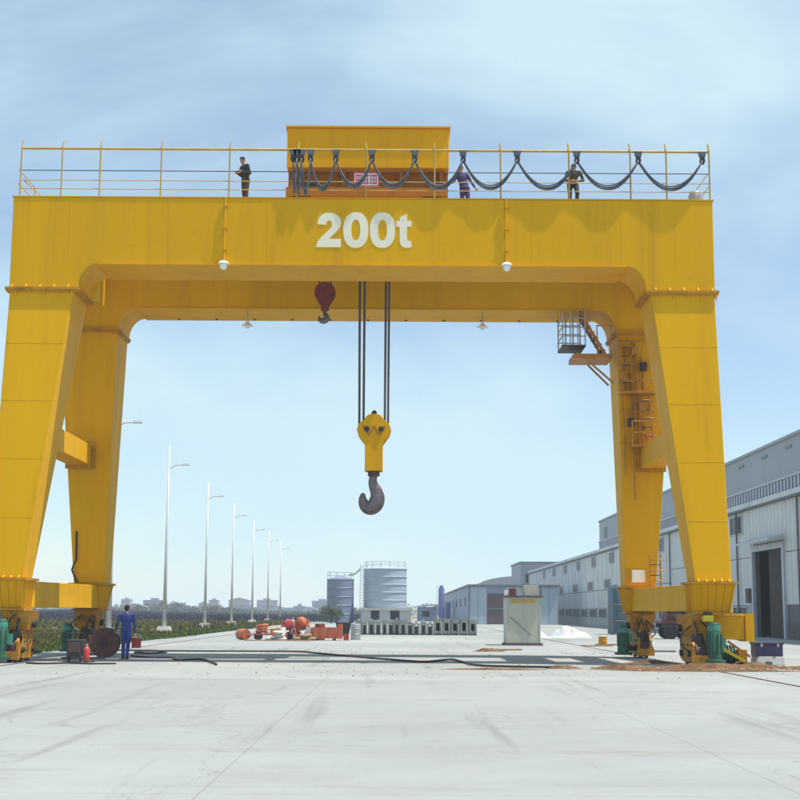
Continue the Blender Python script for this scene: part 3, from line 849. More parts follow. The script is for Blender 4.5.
# bogies: yoke, wheels, motors
def bogie(xc, yc, ztop, s, motors):
    b = empty_part('bogie', crane)
    MB().frustum((xc - .34, yc - .5, xc + .34, yc + .5), .95, (xc - .45, yc - .6, xc + .45, yc + .6), ztop).build('saddle', 'yellow_grimy', b, bevel=.01)
    MB().cyl((xc - .5, yc, 1.12), (xc + .5, yc, 1.12), .11, 12).build('pivot_pin', 'dark_steel', b, 'auto')
    for dx in (-.2, .2):
        MB().prism([(yc - .95, .22), (yc - .95, .62), (yc - .45, 1.0), (yc + .45, 1.0), (yc + .95, .62), (yc + .95, .22), (yc + .5, .12), (yc - .5, .12)], xc + dx - .04, xc + dx + .04, 'x').build('yoke_plate', 'yellow_grimy', b)
    for dy in (-.58, .58):
        MB().lathe([(.12, -.13), (.37, -.13), (.37, -.09), (.32, -.085), (.32, .085), (.37, .09), (.37, .13), (.12, .13)], (xc, yc + dy, .37), 22, 'x').build('wheel', 'wheel_rust', b, 'auto')
        MB().cyl((xc - .33, yc + dy, .37), (xc + .33, yc + dy, .37), .09, 10).build('axle', 'dark_steel', b, 'auto')
    for mx_, my_, hh, w, m in motors:
        MB().lathe([(w * .8, .12), (w * .8, .2), (w * .55, .22), (w * .55, .36)], (mx_, my_, 0), 14).build('gearbox', 'green_motor', b, 'auto')
        mm = MB().lathe([(w * .5, .36), (w * .5, hh - .3), (w * .46, hh - .28), (w * .46, hh - .08), (w * .36, hh)], (mx_, my_, 0), 16)
        for k in range(10):
            a = 2 * PI * k / 10
            mm.bar((mx_ + w * .53 * math.cos(a), my_ + w * .53 * math.sin(a), .4), (mx_ + w * .53 * math.cos(a), my_ + w * .53 * math.sin(a), hh - .32), .035)
        mm.build('motor', m, b, 'auto')
        MB().box(mx_ + .5 * w, my_ - .12, .55, mx_ + .5 * w + .12, my_ + .12, .85).build('terminal_box', 'green_light', b)
        MB().cyl((mx_, my_, .3), (xc, my_ + .2, .37), .08, 8).build('drive_shaft', 'dark_steel', b, 'auto')
        MB().lathe([(w * .47, hh - .27), (w * .47, hh - .12), (w * .4, hh - .04)], (mx_, my_, .01), 16).build('fan_cover', 'green_light', b, 'auto')
    r = random.Random(int(xc * 7) + int(yc))
    for q in range(4):
        x0, y0 = xc + r.uniform(-.5, .5), yc - r.uniform(.5, 1.0)
        MB().tube(smooth_path([(xc + r.uniform(-.3, .3), yc - .45, 1.5), (x0, y0, r.uniform(.9, 1.2)), (x0 + r.uniform(-.2, .2), y0, r.uniform(.4, .8)), (xc + r.uniform(-.4, .4), yc - .5, .35)], 5), .022, 6).build('hose', 'rubber', b, True)
    MB().box(xc - .1 * s - .12, yc - .82, .62, xc - .1 * s + .14, yc - .58, .92).build('brake_box', 'dark_steel', b)
    MB().box(xc - .3, yc - 1.12, .1, xc + .3, yc - 1.0, .34).build('rail_sweeper', 'yellow_grimy', b)
    for dx in (-.245, .245):
        for dy in (-.75, -.3, .3, .75):
            MB().cyl((xc + dx, yc + dy, .62), (xc + dx + (.03 if dx > 0 else -.03), yc + dy, .62), .035, 6).build('bolt', 'dark_steel', b)
    return b
bogie(S(-1, 10.25), 42.75, 1.538, -1, [(S(-1, 10.52), 41.75, 1.28, .40, 'green_motor'), (S(-1, 11.05), 41.85, 1.22, .36, 'green_motor')])
bogie(S(1, 10.12), 42.75, 1.538, 1, [(S(1, 10.5), 41.75, 1.3, .42, 'green_motor')])
bogie(S(-1, 9.75), 50.1, 1.538, -1, [(S(-1, 10.4), 49.6, 1.1, .34, 'green_motor')])
bogie(S(1, 9.75), 50.1, 1.538, 1, [(S(1, 9.05), 49.5, 1.15, .38, 'green_motor')])
# extra running gear at the front right leg
ex = MB().box(S(1, 10.75), 43.1, .78, S(1, 11.75), 44.0, 1.5).build('counterweight_box', 'yellow', crane, bevel=.015)
MB().box(S(1, 11.755), 43.02, .72, S(1, 12.02), 44.06, 1.56).build('end_block', 'yellow', ex)
MB().box(S(1, 10.7), 43.05, 1.503, S(1, 11.7), 44.05, 1.55).build('cover', 'yellow_bright', ex)
MB().box(S(1, 10.25), 41.95, 1.32, S(1, 10.55), 42.25, 1.5).build('warning_lamp', 'yellow_bright', crane)
MB().lathe([(.14, 1.5), (.14, 1.56), (.08, 1.6)], (S(1, 10.4), 42.1, 0), 12).build('lamp_cap', 'purple_box', crane, 'auto')
rc = empty_part('rail_clamp', crane)
MB().lathe([(.1, 0), (.24, .02), (.24, .5), (.1, .52)], (S(1, 10.72), 42.35, .32), 18, 'x').build('drum', 'green_motor', rc, 'auto')
for k in range(6):
    MB().lathe([(.05, 0), (.3, .0), (.3, .018), (.05, .018)], (S(1, 10.74) + k * .09, 42.35, .34), 18, 'x').build('fin', 'green_motor', rc, 'auto')
MB().bar((S(1, 10.75), 41.95, .55), (S(1, 11.45), 41.9, .16), .09).build('strut', 'yellow_bright', rc)
MB().bar((S(1, 10.95), 41.98, .75), (S(1, 11.6), 41.95, .3), .07).build('strut', 'orange_steel', rc)
MB().box(S(1, 11.3), 42.1, .03, S(1, 11.55), 42.6, .5).build('clamp_block', 'yellow_old', rc)
MB().box(S(1, 10.6), 42.15, .02, S(1, 11.35), 42.6, .12).build('foot_plate', 'dark_steel', rc)
for k in range(2):
    MB().tube([(S(1, 10.98), 42.2 + .25 * k, 2.5), (S(1, 11.15), 42.2 + .25 * k, 1.9), (S(1, 11.4), 43.2, 1.56)], .02, 6).build('cable_guard', 'white_enamel', crane)

# unseen deck on brackets, added to shade the rear girder and rear legs
wk = MB().box(S(-1, 10.95), 47.95, 14.24, S(1, 10.95), Y2 - .065, 14.29).build('shade_walkway', 'yellow_old', crane)
for q in range(12):
    xx = S(1, -10.6 + 21.2 * q / 11)
    MB().prism([(47.98, 14.237), (Y2 - .003, 14.237), (Y2 - .003, 13.5)], xx - .03, xx + .03, 'x').build('bracket', 'yellow_old', wk)
    MB().bar((xx, 48.0, 14.29), (xx, 48.0, 15.35), .04).build('railing_post', 'yellow_rail', wk)
for z in (14.8, 15.33): MB().bar((S(-1, 10.6), 48.0, z), (S(1, 10.6), 48.0, z), .04).build('handrail', 'yellow_rail', wk)
# weld beads at the plate joints
for q in range(7):
    xx = (-10.4, -7.3, -4.2, 1.2, 4.1, 6.9, 8.6)[q]
    MB().tube([(xx, Y0 - .001, 12.29), (xx + .004, Y0 - .001, 13.3), (xx, Y0 - .001, 14.38)], .004, 5).build('weld_seam', 'yellow', g1)
for s in (-1, 1):
    legs_ = [o for o in crane.children if o.name.startswith('leg') and o.get('label')]
    fl = legs_[0 if s < 0 else 1]
    for q, zz in enumerate((4.3, 6.1, 7.9, 9.7)):
        f = (zz - 2.5) / 8.9
        yy = 41.95 + (Y0 + .01 - 41.95) * f
        MB().tube([(S(s, 10.03 - 1.03 * f) - s * .0, yy - .001, zz), (S(s, 11.12 - .14 * f), yy - .001, zz + .01)], .004, 5).build('weld_seam', 'yellow', fl)

# railings
def railing(y, yo, posts, rails):
    for x in posts:
        o = MB().tube([(x, y, 14.44), (x, y, 16.05), (x - .02 * (1 if x > CX else -1), y + yo, 16.28)], .028, 6).build('railing_post', 'yellow_rail', crane)
    for z, r, m in rails:
        MB().cyl((posts[0], y + .03 * (1 if yo > 0 else -1), z), (posts[-1], y + .03 * (1 if yo > 0 else -1), z), r, 6).build('handrail', m, crane)
FP = [-12.02, -10.73, -9.52, -7.59, -5.43, -3.27, -1.11, 1.05, 3.14, 5.3, 7.24, 8.38, 9.74]
railing(Y0 + .05, .06, FP, [(16.02, .04, 'yellow_rail'), (15.30, .014, 'rubber'), (14.98, .014, 'yellow_rail'), (14.7, .014, 'yellow_rail')])
railing(Y3 - .05, -.06, FP[::2], [(15.55, .022, 'yellow_rail'), (15.0, .014, 'yellow_rail')])
for x in (-12.02, 9.74):
    for ya, yb in ((Y0 + .05, Y1 - .05), (Y2 + .05, Y3 - .05)):
        for z in (15.3, 14.85):
            MB().cyl((x - .05, ya, z), (x - .05, yb, z), .016, 6).build('end_rail', 'yellow_rail', crane)
        MB().cyl((x - .05, yb, 14.44), (x - .05, yb, 15.32), .022, 6).build('end_post', 'yellow_rail', crane)
MB().bar((-11.95, 42.6, 15.0), (-11.3, 43.4, 14.46), .03).build('stay', 'yellow_rail', crane)
MB().lathe([(.02, 14.44), (.2, 14.46), (.24, 14.7), (.18, 14.86), (.02, 14.92)], (9.4, 43.1, 0), 14).build('cable_drum', 'galv', crane, 'auto')

# access platform and ladders at the rear right leg
ap = empty_part('access_platform', crane)
ya, yb = 48.75, 50.2
MB().box(6.15, ya, 10.5, 7.55, yb, 10.66).build('floor', 'orange_steel', ap)
MB().bar((6.55, ya, 10.5), (7.55, ya, 9.6), .07).build('brace', 'orange_steel', ap)
MB().bar((6.85, yb, 10.5), (7.6, yb, 9.75), .07).build('brace', 'orange_steel', ap)
MB().box(5.75, ya, 10.93, 6.6, yb, 10.98).build('landing', 'dark_steel', ap)
for x in (5.78, 6.05, 6.32, 6.58):
    for y in (ya + .02, yb - .02):
        MB().bar((x, y, 10.98), (x, y, 12.23), .045).build('hanger_bar', 'galv', ap)
for z in (11.3, 11.62, 11.95):
    for y in (ya + .05, yb - .05):
        MB().bar((5.76, y, z), (6.6, y, z), .035).build('guard_rail', 'galv', ap)
    MB().bar((5.76, ya, z), (5.76, yb, z), .035).build('guard_rail', 'galv', ap)
for y in (ya + .2, ya + .8):
    MB().bar((6.42, y, 12.2), (7.3, y, 10.68), .10).build('stair_stringer', 'orange_steel', ap)
for k in range(7):
    f = k / 7 + .05
    MB().box(6.42 + .88 * f - .1, ya + .2, 12.2 - 1.52 * f, 6.42 + .88 * f + .1, ya + .8, 12.2 - 1.52 * f + .03).build('tread', 'orange_steel', ap)
for x in (7.0, 7.5):
    MB().bar((x, ya + .02, 10.66), (x, ya + .02, 11.7), .04).build('railing_post', 'orange_steel', ap)
MB().bar((7.0, ya + .02, 11.68), (7.55, ya + .02, 11.68), .04).build('guard_rail', 'orange_steel', ap)
def ladder(xa, za, xb, zb, yl):
    ld = empty_part('ladder', crane)
    for dx in (-.19, .19):
        MB().bar((xa + dx, yl, za), (xb + dx, yl, zb), .05).build('rail', 'orange_steel', ld)
    n_ = int(abs(zb - za) / .3)
    for k in range(1, n_):
        f = k / n_
        x, z = xa + (xb - xa) * f, za + (zb - za) * f
        MB().bar((x - .19, yl, z), (x + .19, yl, z), .03).build('rung', 'dark_steel', ld)
    for k in range(3):
        f = .15 + k * .33
        x, z = xa + (xb - xa) * f, za + (zb - za) * f
        MB().tube([(x - .3 * math.cos(a), yl - .5 * math.sin(a), z) for a in [PI * q / 8 for q in range(9)]], .022, 5).build('cage_hoop', 'orange_steel', ld)
ladder(8.02, 9.3, 7.95, 11.2, 48.72)
ladder(8.75, 7.4, 8.6, 9.3, 48.82)
lp = MB().box(7.75, 48.35, 9.2, 9.05, 48.98, 9.27).build('rest_landing', 'orange_steel', crane)
MB().bar((7.75, 48.38, 9.65), (9.05, 48.38, 9.65), .035).build('guard_rail', 'orange_steel', lp)
for x in (7.77, 8.4, 9.03): MB().bar((x, 48.38, 9.27), (x, 48.38, 9.67), .035).build('railing_post', 'orange_steel', lp)
MB().tube([(8.2, 48.93, 11.2), (8.25, 48.97, 8.5), (8.3, 49.1, 5.5)], .03, 6).build('conduit', 'orange_steel', crane)
MB().box(8.15, 49.12, 2.62, 8.6, 49.3, 3.05).build('switch_box', 'white_enamel', crane)
ladder(8.95, 2.5, 8.95, 3.6, 49.1)
for q, (xa, za, xb, zb) in enumerate(((7.95, 11.0, 8.0, 9.3), (8.35, 11.1, 8.4, 7.2), (8.55, 10.6, 8.62, 9.4), (7.85, 9.2, 7.95, 6.4), (8.2, 9.2, 8.75, 7.6))):
    MB().tube([(xa, 48.86, za), ((xa + xb) / 2 + .04, 48.9, (za + zb) / 2), (xb, 48.95, zb)], .035, 6).build('conduit', ('orange_steel', 'yellow_old')[q % 2], crane)
for q, (x, z) in enumerate(((8.3, 10.75), (8.62, 10.2), (7.9, 9.85), (8.55, 8.75), (8.15, 8.2), (8.5, 7.75))):
    MB().box(x - .11, 48.62, z - .14, x + .11, 48.9, z + .14).build('cable_box', ('orange_steel', 'dark_steel', 'yellow_old')[q % 3], crane)
for z in (11.15, 10.3, 8.6, 7.5): MB().bar((7.75, 48.8, z), (9.0, 48.84, z), .05).build('cable_tray', 'orange_steel', crane)
lp2 = MB().box(8.1, 48.3, 7.3, 9.2, 49.0, 7.36).build('rest_landing', 'orange_steel', crane)
for x in (8.12, 8.65, 9.18): MB().bar((x, 48.33, 7.36), (x, 48.33, 8.2), .04).build('railing_post', 'orange_steel', lp2)
for z in (7.8, 8.2): MB().bar((8.1, 48.33, z), (9.2, 48.33, z), .04).build('guard_rail', 'orange_steel', lp2)
MB().tube([(-11.3, 49.5, 2.5), (-11.42, 49.45, 2.75), (-11.5, 49.42, 2.95), (-11.44, 49.42, 3.15), (-11.36, 49.42, 3.3), (-11.38, 49.4, 4.3)], .035, 6).build('conduit', 'rubber', crane)

# ------------------------------------------------------------------ trolley on the girders
tr = thing('hoist_trolley', 'yellow boxy hoist trolley house standing on top of the girders', 'trolley', (-1.1, 46.7, 14.6))
TX0, TX1 = -3.85, 1.6
MB().box(TX0, 45.2, 16.3, TX1, 48.9, 17.68).build('housing', 'yellow', tr, bevel=.02)
MB().box(TX0 - .05, 45.12, 17.683, TX1 + .05, 48.98, 17.74).build('roof', 'yellow', tr)
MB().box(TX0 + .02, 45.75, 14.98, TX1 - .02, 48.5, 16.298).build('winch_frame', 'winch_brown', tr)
for yy in (43.95, 49.45):
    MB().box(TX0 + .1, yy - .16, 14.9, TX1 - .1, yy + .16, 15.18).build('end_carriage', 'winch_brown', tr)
    for xx in (TX0 + .6, TX1 - .6):
        MB().lathe([(.1, -.1), (.3, -.1), (.3, -.07), (.26, -.06), (.26, .06), (.3, .07), (.3, .1), (.1, .1)], (xx, yy, 14.862), 20, 'y').build('wheel', 'wheel_rust', tr, 'auto')
for xx in (TX0 + .35, -1.1, TX1 - .35):
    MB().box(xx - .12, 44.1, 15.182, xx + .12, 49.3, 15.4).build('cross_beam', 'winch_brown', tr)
for xx in (TX0 + .25, TX0 + 1.9, TX1 - 1.6, TX1 - .25):
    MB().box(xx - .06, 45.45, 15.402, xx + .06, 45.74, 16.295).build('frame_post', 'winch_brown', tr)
for k, xx in enumerate((-3.1, 1.2)):
    MB().cyl((xx, 45.3, 15.6), (xx, 45.74, 15.6), .28, 16).build('motor', 'dark_steel', tr, 'auto')

# ------------------------------------------------------------------ hooks
HX, HY = -.87, 46.8
hb = thing('hook_block', 'large yellow hook block with dark steel hook hanging on twin ropes', 'hook block', (HX, HY, 4.76))
rp = [(-.50, -.16), (-.50, .16), (-.36, -.16), (-.36, .16), (.36, -.16), (.36, .16), (.47, -.16), (.47, .16)]
for dx, dy in rp:
    MB().cyl((HX + dx, HY + dy, 7.75), (HX + dx * 1.02 - (.04 if dx < -.4 else 0), HY + dy, 15.0), .038, 8).build('rope', 'rope_steel', hb)
ck = [(-.58, 7.62), (-.5, 7.82), (-.36, 7.92), (-.22, 8.1), (-.1, 8.14), (.1, 8.14), (.22, 8.1), (.36, 7.92), (.5, 7.82), (.58, 7.62), (.52, 7.42), (.3, 7.12), (.3, 6.22), (-.3, 6.22), (-.3, 7.12), (-.52, 7.42)]
for dy in (-.28, .22):
    MB().prism([(HX + a, b) for a, b in ck], HY + dy, HY + dy + .06).build('cheek_plate', 'yellow', hb, bevel=.01)
MB().box(HX - .28, HY - .215, 6.26, HX + .28, HY + .215, 7.1).build('body', 'yellow_old', hb)
for dx in (-.24, .24):
    for dy in (-.15, 0, .15):
        MB().lathe([(.06, -.05), (.27, -.05), (.22, -.01), (.22, .01), (.27, .05), (.06, .05)], (HX + dx, HY + dy, 7.62), 24, 'y').build('sheave', 'dark_steel', hb, 'auto')
    MB().cyl((HX + dx, HY - .33, 7.62), (HX + dx, HY + .33, 7.62), .09, 12).build('pin', 'dark_steel', hb, 'auto')
wz = [(-.36, 7.72), (-.18, 7.42), (0, 7.74), (.18, 7.42), (.36, 7.72)]
for (xa, za), (xb, zb) in zip(wz[:-1], wz[1:]):
    MB().bar((HX + xa, HY - .295, za), (HX + xb, HY - .295, zb), .05).build('stiffener', 'orange_steel', hb)
MB().lathe([(.05, 8.1), (.09, 8.1), (.09, 8.24), (.03, 8.3)], (HX, HY, 0), 10).build('lifting_lug', 'dark_steel', hb, 'auto')
MB().lathe([(.2, 6.06), (.2, 6.22), (.14, 6.225)], (HX, HY, 0), 16).build('nut', 'wheel_rust', hb, 'auto')
hk = [(0, 6.16, .13), (-.02, 6.0, .135), (-.03, 5.86, .15), (.02, 5.7, .18), (.1, 5.52, .215), (.13, 5.32, .25), (.07, 5.13, .27), (-.06, 5.02, .265), (-.2, 5.02, .235), (-.31, 5.12, .19), (-.36, 5.26, .145), (-.36, 5.39, .1), (-.32, 5.48, .06)]
def hook_mesh(pts, cx, cy, flat):
    sp = smooth_path(pts, 6)
    m_ = MB().tube([(cx + p.x, cy, p.y) for p in sp], [p.z for p in sp], 20)
    m_.v = [(x, cy + (y - cy) * flat, z) for x, y, z in m_.v]
    return m_
hook_mesh(hk, HX, HY, .75).build('hook', 'hook_steel', hb, 'auto')
AX, AY = -2.59, 46.8
ah = thing('auxiliary_hook', 'small dark red auxiliary hook raised close under the girders', 'hook', (AX, AY, 11.3))
for dx in (-.2, .2):
    MB().cyl((AX + dx, AY, 12.3), (AX + dx, AY, 15.0), .025, 8).build('rope', 'rope_steel', ah)
for dy in (-.16, .12):
    MB().prism([(AX + .36 * math.cos(a), 12.36 + .36 * math.sin(a)) for a in [PI * (-.2 + 1.4 * k / 12) for k in range(13)]] + [(AX - .13, 11.9), (AX + .13, 11.9)], AY + dy, AY + dy + .04).build('cheek_plate', 'dark_red', ah)
MB().lathe([(.06, -.06), (.32, -.06), (.27, 0), (.32, .06), (.06, .06)], (AX, AY, 12.36), 20, 'y').build('sheave', 'dark_steel', ah, 'auto')
MB().lathe([(.12, 11.72), (.15, 11.8), (.12, 11.95), (.12, 12.1)], (AX, AY, 0), 12).build('swivel', 'dark_red', ah, 'auto')
hk2 = [(0 + a * .5, 11.3 + (b - 4.76) * .33, r * .42) for a, b, r in hk]
hook_mesh(hk2, AX, AY, .8).build('hook', 'hook_steel', ah, 'auto')

# ------------------------------------------------------------------ festoon cable on the front handrail
fs = thing('festoon_cable', 'looped black power cable hanging from the handrail of the front girder', 'cable', (-1, Y0, 15.9))
pk = [-3.42, -3.3, -3.15, -2.87, -2.07, -.93, .42, 1.95, 3.66, 5.54, 7.48, 9.5]
FY = Y0 - .06
for x in pk:
    h_ = MB().prism([(x - .13, 15.985), (x + .13, 15.985), (x + .09, 15.80), (x - .09, 15.80)], FY - .035, FY + .045).build('cable_hanger', 'grey_cable', fs)
    MB().prism([(x - .06, 15.798), (x + .06, 15.798), (x + .085, 15.66), (x + .05, 15.58), (x - .05, 15.58), (x - .085, 15.66)], FY - .06, FY + .06).build('clamp', 'rubber', h_)
for i in range(len(pk) - 1):
    a, b = pk[i], pk[i + 1]
    wd = b - a
    sag = [1.15, 1.2, 1.2, 1.05, .95, .95, 1.0, .98, .98, .96, .98][i]
    m = MB()
    for k in range(4):
        dz = (-.05, 0, .06, .02)[k]; dyk = (-.03, .02, 0, .05)[k]
        sg = sag + dz * 1.3
        ps = []
        for q in range(19):
            u = q / 18
            sh_ = 1 - abs(2 * u - 1) ** 2.1
            ps.append((a + wd * u + .0 * math.sin(u * 6), FY + dyk + .02 * math.sin(5 * u + k), 15.68 - sg * sh_ * .92))
        m.tube(ps, .026, 6)
    m.build('cable_loop', 'grey_cable', fs, True)

# sign on the railing
sg = thing('railing_sign', 'small white sign with red characters hung on the handrail below the trolley', 'sign', (-1.1, Y0, 14.8))
SY = Y0 - .04
MB().box(-1.5, SY - .015, 14.8, -.7, SY + .015, 15.26).build('plate', 'sign_white', sg)
fr = MB()
fr.box(-1.5, SY - .024, 15.225, -.7, SY - .016, 15.26); fr.box(-1.5, SY - .024, 14.8, -.7, SY - .016, 14.82)
fr.box(-1.5, SY - .024, 14.821, -1.475, SY - .016, 15.224); fr.box(-.725, SY - .024, 14.821, -.7, SY - .016, 15.224)
fr.build('border', 'sign_red', sg)
for k in range(3):
    x0 = -1.44 + k * .235
    c = MB()
    random.seed(40 + k)
    c.box(x0, SY - .022, 15.13, x0 + .2, SY - .0165, 15.16); c.box(x0, SY - .022, 14.88, x0 + .2, SY - .0165, 14.91)
    c.box(x0 + .02, SY - .022, 15.0, x0 + .18, SY - .0165, 15.025)
    for xx in ((.01, .085, .16), (.04, .12), (.0, .09, .165))[k]:
        c.box(x0 + xx, SY - .0215, 14.86, x0 + xx + .028, SY - .0168, 15.19)
    c.build('character', 'sign_red', sg)
for x in (-1.4, -.8): MB().bar((x, SY, 15.26), (x, SY + .06, 15.32), .02).build('hook_wire', 'dark_steel', sg)

# hanging lamps
for x, lab in ((-5.52, 'white globe lamp on a conduit below the front girder, nearest the left leg'), (3.3, 'white globe lamp on a conduit below the front girder, nearest the right leg')):
    t = thing('girder_lamp', lab, 'lamp', (x, Y0 - .08, 12.1), 'lamps hung on the crane girders')
    MB().cyl((x, Y0 - .05, 12.32), (x, Y0 - .05, 14.42), .028, 8).build('conduit', 'yellow', t)
    for z in (12.7, 13.4, 14.1): MB().box(x - .06, Y0 - .08, z, x + .06, Y0 - .003, z + .03).build('clip', 'yellow_old', t)
    MB().lathe([(.03, 12.34), (.13, 12.3), (.17, 12.24), (.16, 12.232)], (x, Y0 - .17, 0), 14).build('shade', 'white_enamel', t, 'auto')
    MB().box(x - .03, Y0 - .19, 12.335, x + .03, Y0 - .03, 12.37).build('arm', 'galv', t)
    MB().ell((x, Y0 - .17, 12.16), (.12, .12, .12)).build('globe', 'lamp_glass', t, True)
for x, lab in ((-5.5, 'small white dish lamp hanging under the rear girder, left of the ropes'), (2.95, 'small white dish lamp hanging under the rear girder, right of the ropes')):
    t = thing('girder_lamp', lab, 'lamp', (x, Y2 + .3, 11.6), 'lamps hung on the crane girders')
    y = Y2 + .35
    MB().cyl((x, y, 11.85), (x, y, 12.232), .02, 6).build('stem', 'galv', t)
    MB().lathe([(.05, 11.9), (.07, 11.8), (.2, 11.7), (.2, 11.68)], (x, y, 0), 16).build('shade', 'white_enamel', t, 'auto')
    MB().ell((x, y, 11.66), (.07, .07, .07)).build('bulb', 'lamp_glass', t, True)

# ================================================================== PEOPLE
def capsule(m, a, b, ra, rb, n=10):
    a, b = Vector(a), Vector(b)
    d = (b - a); Ln = d.length; d = d / max(Ln, 1e-6)
    pts = []; rr = []
    for k in range(4):
        an = PI / 2 * (k + .35) / 4.35
        pts.append(a - d * ra * math.cos(an)); rr.append(ra * math.sin(an))
    pts.append(a); rr.append(ra); pts.append(b); rr.append(rb)
    for k in range(3, -1, -1):
        an = PI / 2 * (k + .35) / 4.35
        pts.append(b + d * rb * math.cos(an)); rr.append(rb * math.sin(an))
    m.tube(pts, rr, n)
def person(label, loc, rotz, prims, hair=None, extra=None, vox=.011):
    t = thing('person', label, 'person', loc)
    m = MB()
    segs = []
    for p in prims:
        if p[0] == 'c':
            _, a, b, ra, rb, mt = p
            capsule(m, a, b, ra, rb); segs.append((Vector(a), Vector(b), ra, rb, mt))
        else:
            _, c, r, rot, mt = p
            m.ell(c, r, 14, 10, rot); segs.append((Vector(c), Vector(c), sum(r) / 3, sum(r) / 3, mt))
    tmp = m.build('body_tmp', 'skin')
    rm = tmp.modifiers.new('r', 'REMESH'); rm.mode = 'VOXEL'; rm.voxel_size = vox
    smd = tmp.modifiers.new('s', 'SMOOTH'); smd.factor = .5; smd.iterations = 3
    dgx = bpy.context.evaluated_depsgraph_get()
    me = bpy.data.meshes.new_from_object(tmp.evaluated_get(dgx))
    old = tmp.data
    bpy.data.objects.remove(tmp); bpy.data.meshes.remove(old)
    me.name = 'body'
    names_ = []
    for sgm in segs:
        if sgm[4] not in names_: names_.append(sgm[4])
    me.materials.clear()
    for q in names_: me.materials.append(MATS[q])
    nv = len(me.polygons)
    cen = np.zeros(nv * 3); me.polygons.foreach_get('center', cen); cen = cen.reshape(-1, 3)
    best = np.full(nv, 1e9); idx = np.zeros(nv, int)
    for a, b, ra, rb, mt in segs:
        A, B = np.array(a), np.array(b); d = B - A; L2 = float(d @ d)
        u = np.clip(((cen - A) @ d) / L2, 0, 1) if L2 > 1e-9 else np.zeros(nv)
        dist = np.linalg.norm(cen - (A + u[:, None] * d), axis=1) - (ra + (rb - ra) * u)
        w = dist < best
        best[w] = dist[w]; idx[w] = names_.index(mt)
    me.polygons.foreach_set('material_index', idx.astype(np.int32))
    me.polygons.foreach_set('use_smooth', [True] * nv)
    bo = bpy.data.objects.new('body', me); COL.objects.link(bo); bo.parent = t
    def kid(mb, nm, mt, sm=True):
        o = mb.build(nm, mt); o.parent = t; return o
    if hair: hair(kid)
    if extra: extra(kid)
    t.rotation_euler = (0, 0, rotz)
    return t
def hand(w, f, side, mt='skin', grip=False):
    """palm at w pointing along f, five bent fingers"""
    w = Vector(w); f = Vector(f).normalized()
    sd = f.cross(Vector((0, 1, 0)) if abs(f.y) < .8 else Vector((1, 0, 0))).normalized()
    nr = sd.cross(f).normalized() * side
    ps = [('c', w, w + f * .07, .026, .034, mt)]
    for k, ln in enumerate((.062, .072, .068, .052)):
        b = w + f * .085 + sd * (.03 - .02 * k)
        k1 = b + f * ln * .55 + nr * .008
        k2 = k1 + (f * .6 + nr * (.9 if grip else .45)).normalized() * ln * .55
        ps += [('c', b, k1, .0095, .009, mt), ('c', k1, k2, .009, .0078, mt)]
    tb = w + f * .03 + sd * .03
    ps += [('c', tb, tb + (sd * .7 + f * .7 + nr * .3).normalized() * .05, .012, .010, mt),
           ('c', tb + (sd * .7 + f * .7 + nr * .3).normalized() * .05, tb + (sd * .3 + f * 1 + nr * .5).normalized() * .085, .010, .009, mt)]
    return ps
def head(c, fwd, tilt=0):
    """prims for a head with nose, brow, chin and ears; fwd is a flat unit vector"""
    c = Vector(c); f = Vector(fwd).normalized(); sd = f.cross(Vector((0, 0, 1))).normalized()
    rz = math.atan2(f.y, f.x) - PI / 2
    up = Vector((0, 0, 1))
    f2 = (f * math.cos(tilt) - up * math.sin(tilt)); u2 = (up * math.cos(tilt) + f * math.sin(tilt))
    P_ = lambda a, b, d: c + f2 * a + u2 * b + sd * d
    return [('e', P_(-.008, .03, 0), (.074, .094, .085), (0, 0, rz), 'skin'), ('e', P_(.028, -.035, 0), (.058, .062, .075), (0, 0, rz), 'skin'),
            ('c', P_(.088, .01, 0), P_(.108, -.022, 0), .011, .015, 'skin'), ('c', P_(.078, .032, .035), P_(.078, .032, -.035), .014, .014, 'skin'),
            ('c', P_(.078, -.058, .018), P_(.078, -.058, -.018), .011, .011, 'skin'), ('e', P_(.066, -.088, 0), (.026, .024, .022), None, 'skin'),
            ('e', P_(-.005, 0, .076), (.016, .022, .032), (0, 0, rz), 'skin'), ('e', P_(-.005, 0, -.076), (.016, .022, .032), (0, 0, rz), 'skin')], P_

# worker on the ground, back to the camera (local +Y away from the camera is where he looks)
hd, HP = head((0.0, .035, 1.60), (0.15, 1, 0), .12)
cv = 'coverall_blue'
pr = hd + [('c', (0, .0, 1.44), (0, .02, 1.52), .058, .055, 'skin'),
    ('e', (0, 0, 1.27), (.19, .118, .20), None, cv), ('e', (0, 0, 1.08), (.165, .112, .2), None, cv), ('e', (0, -.01, .93), (.175, .125, .14), None, cv),
    ('c', (-.17, 0, 1.39), (.17, 0, 1.39), .062, .062, cv), ('c', (0, 0, 1.40), (0, .01, 1.46), .075, .06, cv),
    # left arm bent forward, right arm hanging with the can
    ('c', (-.21, 0, 1.37), (-.29, -.03, 1.12), .062, .052, cv), ('c', (-.29, -.03, 1.12), (-.33, .12, .93), .05, .038, cv),
    ('c', (.21, 0, 1.37), (.25, -.02, 1.10), .062, .052, cv), ('c', (.25, -.02, 1.10), (.275, .04, .86), .05, .038, cv),
    ('c', (-.085, 0, .90), (-.08, .03, .50), .098, .072, cv), ('c', (-.08, .03, .50), (-.075, .0, .12), .07, .055, cv),
    ('c', (.085, 0, .90), (.075, -.02, .50), .098, .072, cv), ('c', (.075, -.02, .50), (.06, -.09, .13), .07, .055, cv),
    ('c', (-.075, -.03, .055), (-.09, .15, .04), .05, .042, 'rubber'), ('c', (.06, -.12, .055), (.07, .05, .04), .05, .042, 'rubber')]
pr += hand((-.335, .14, .90), (-.05, .45, -.75), 1) + hand((.278, .045, .83), (0.02, .05, -1), -1, grip=True)
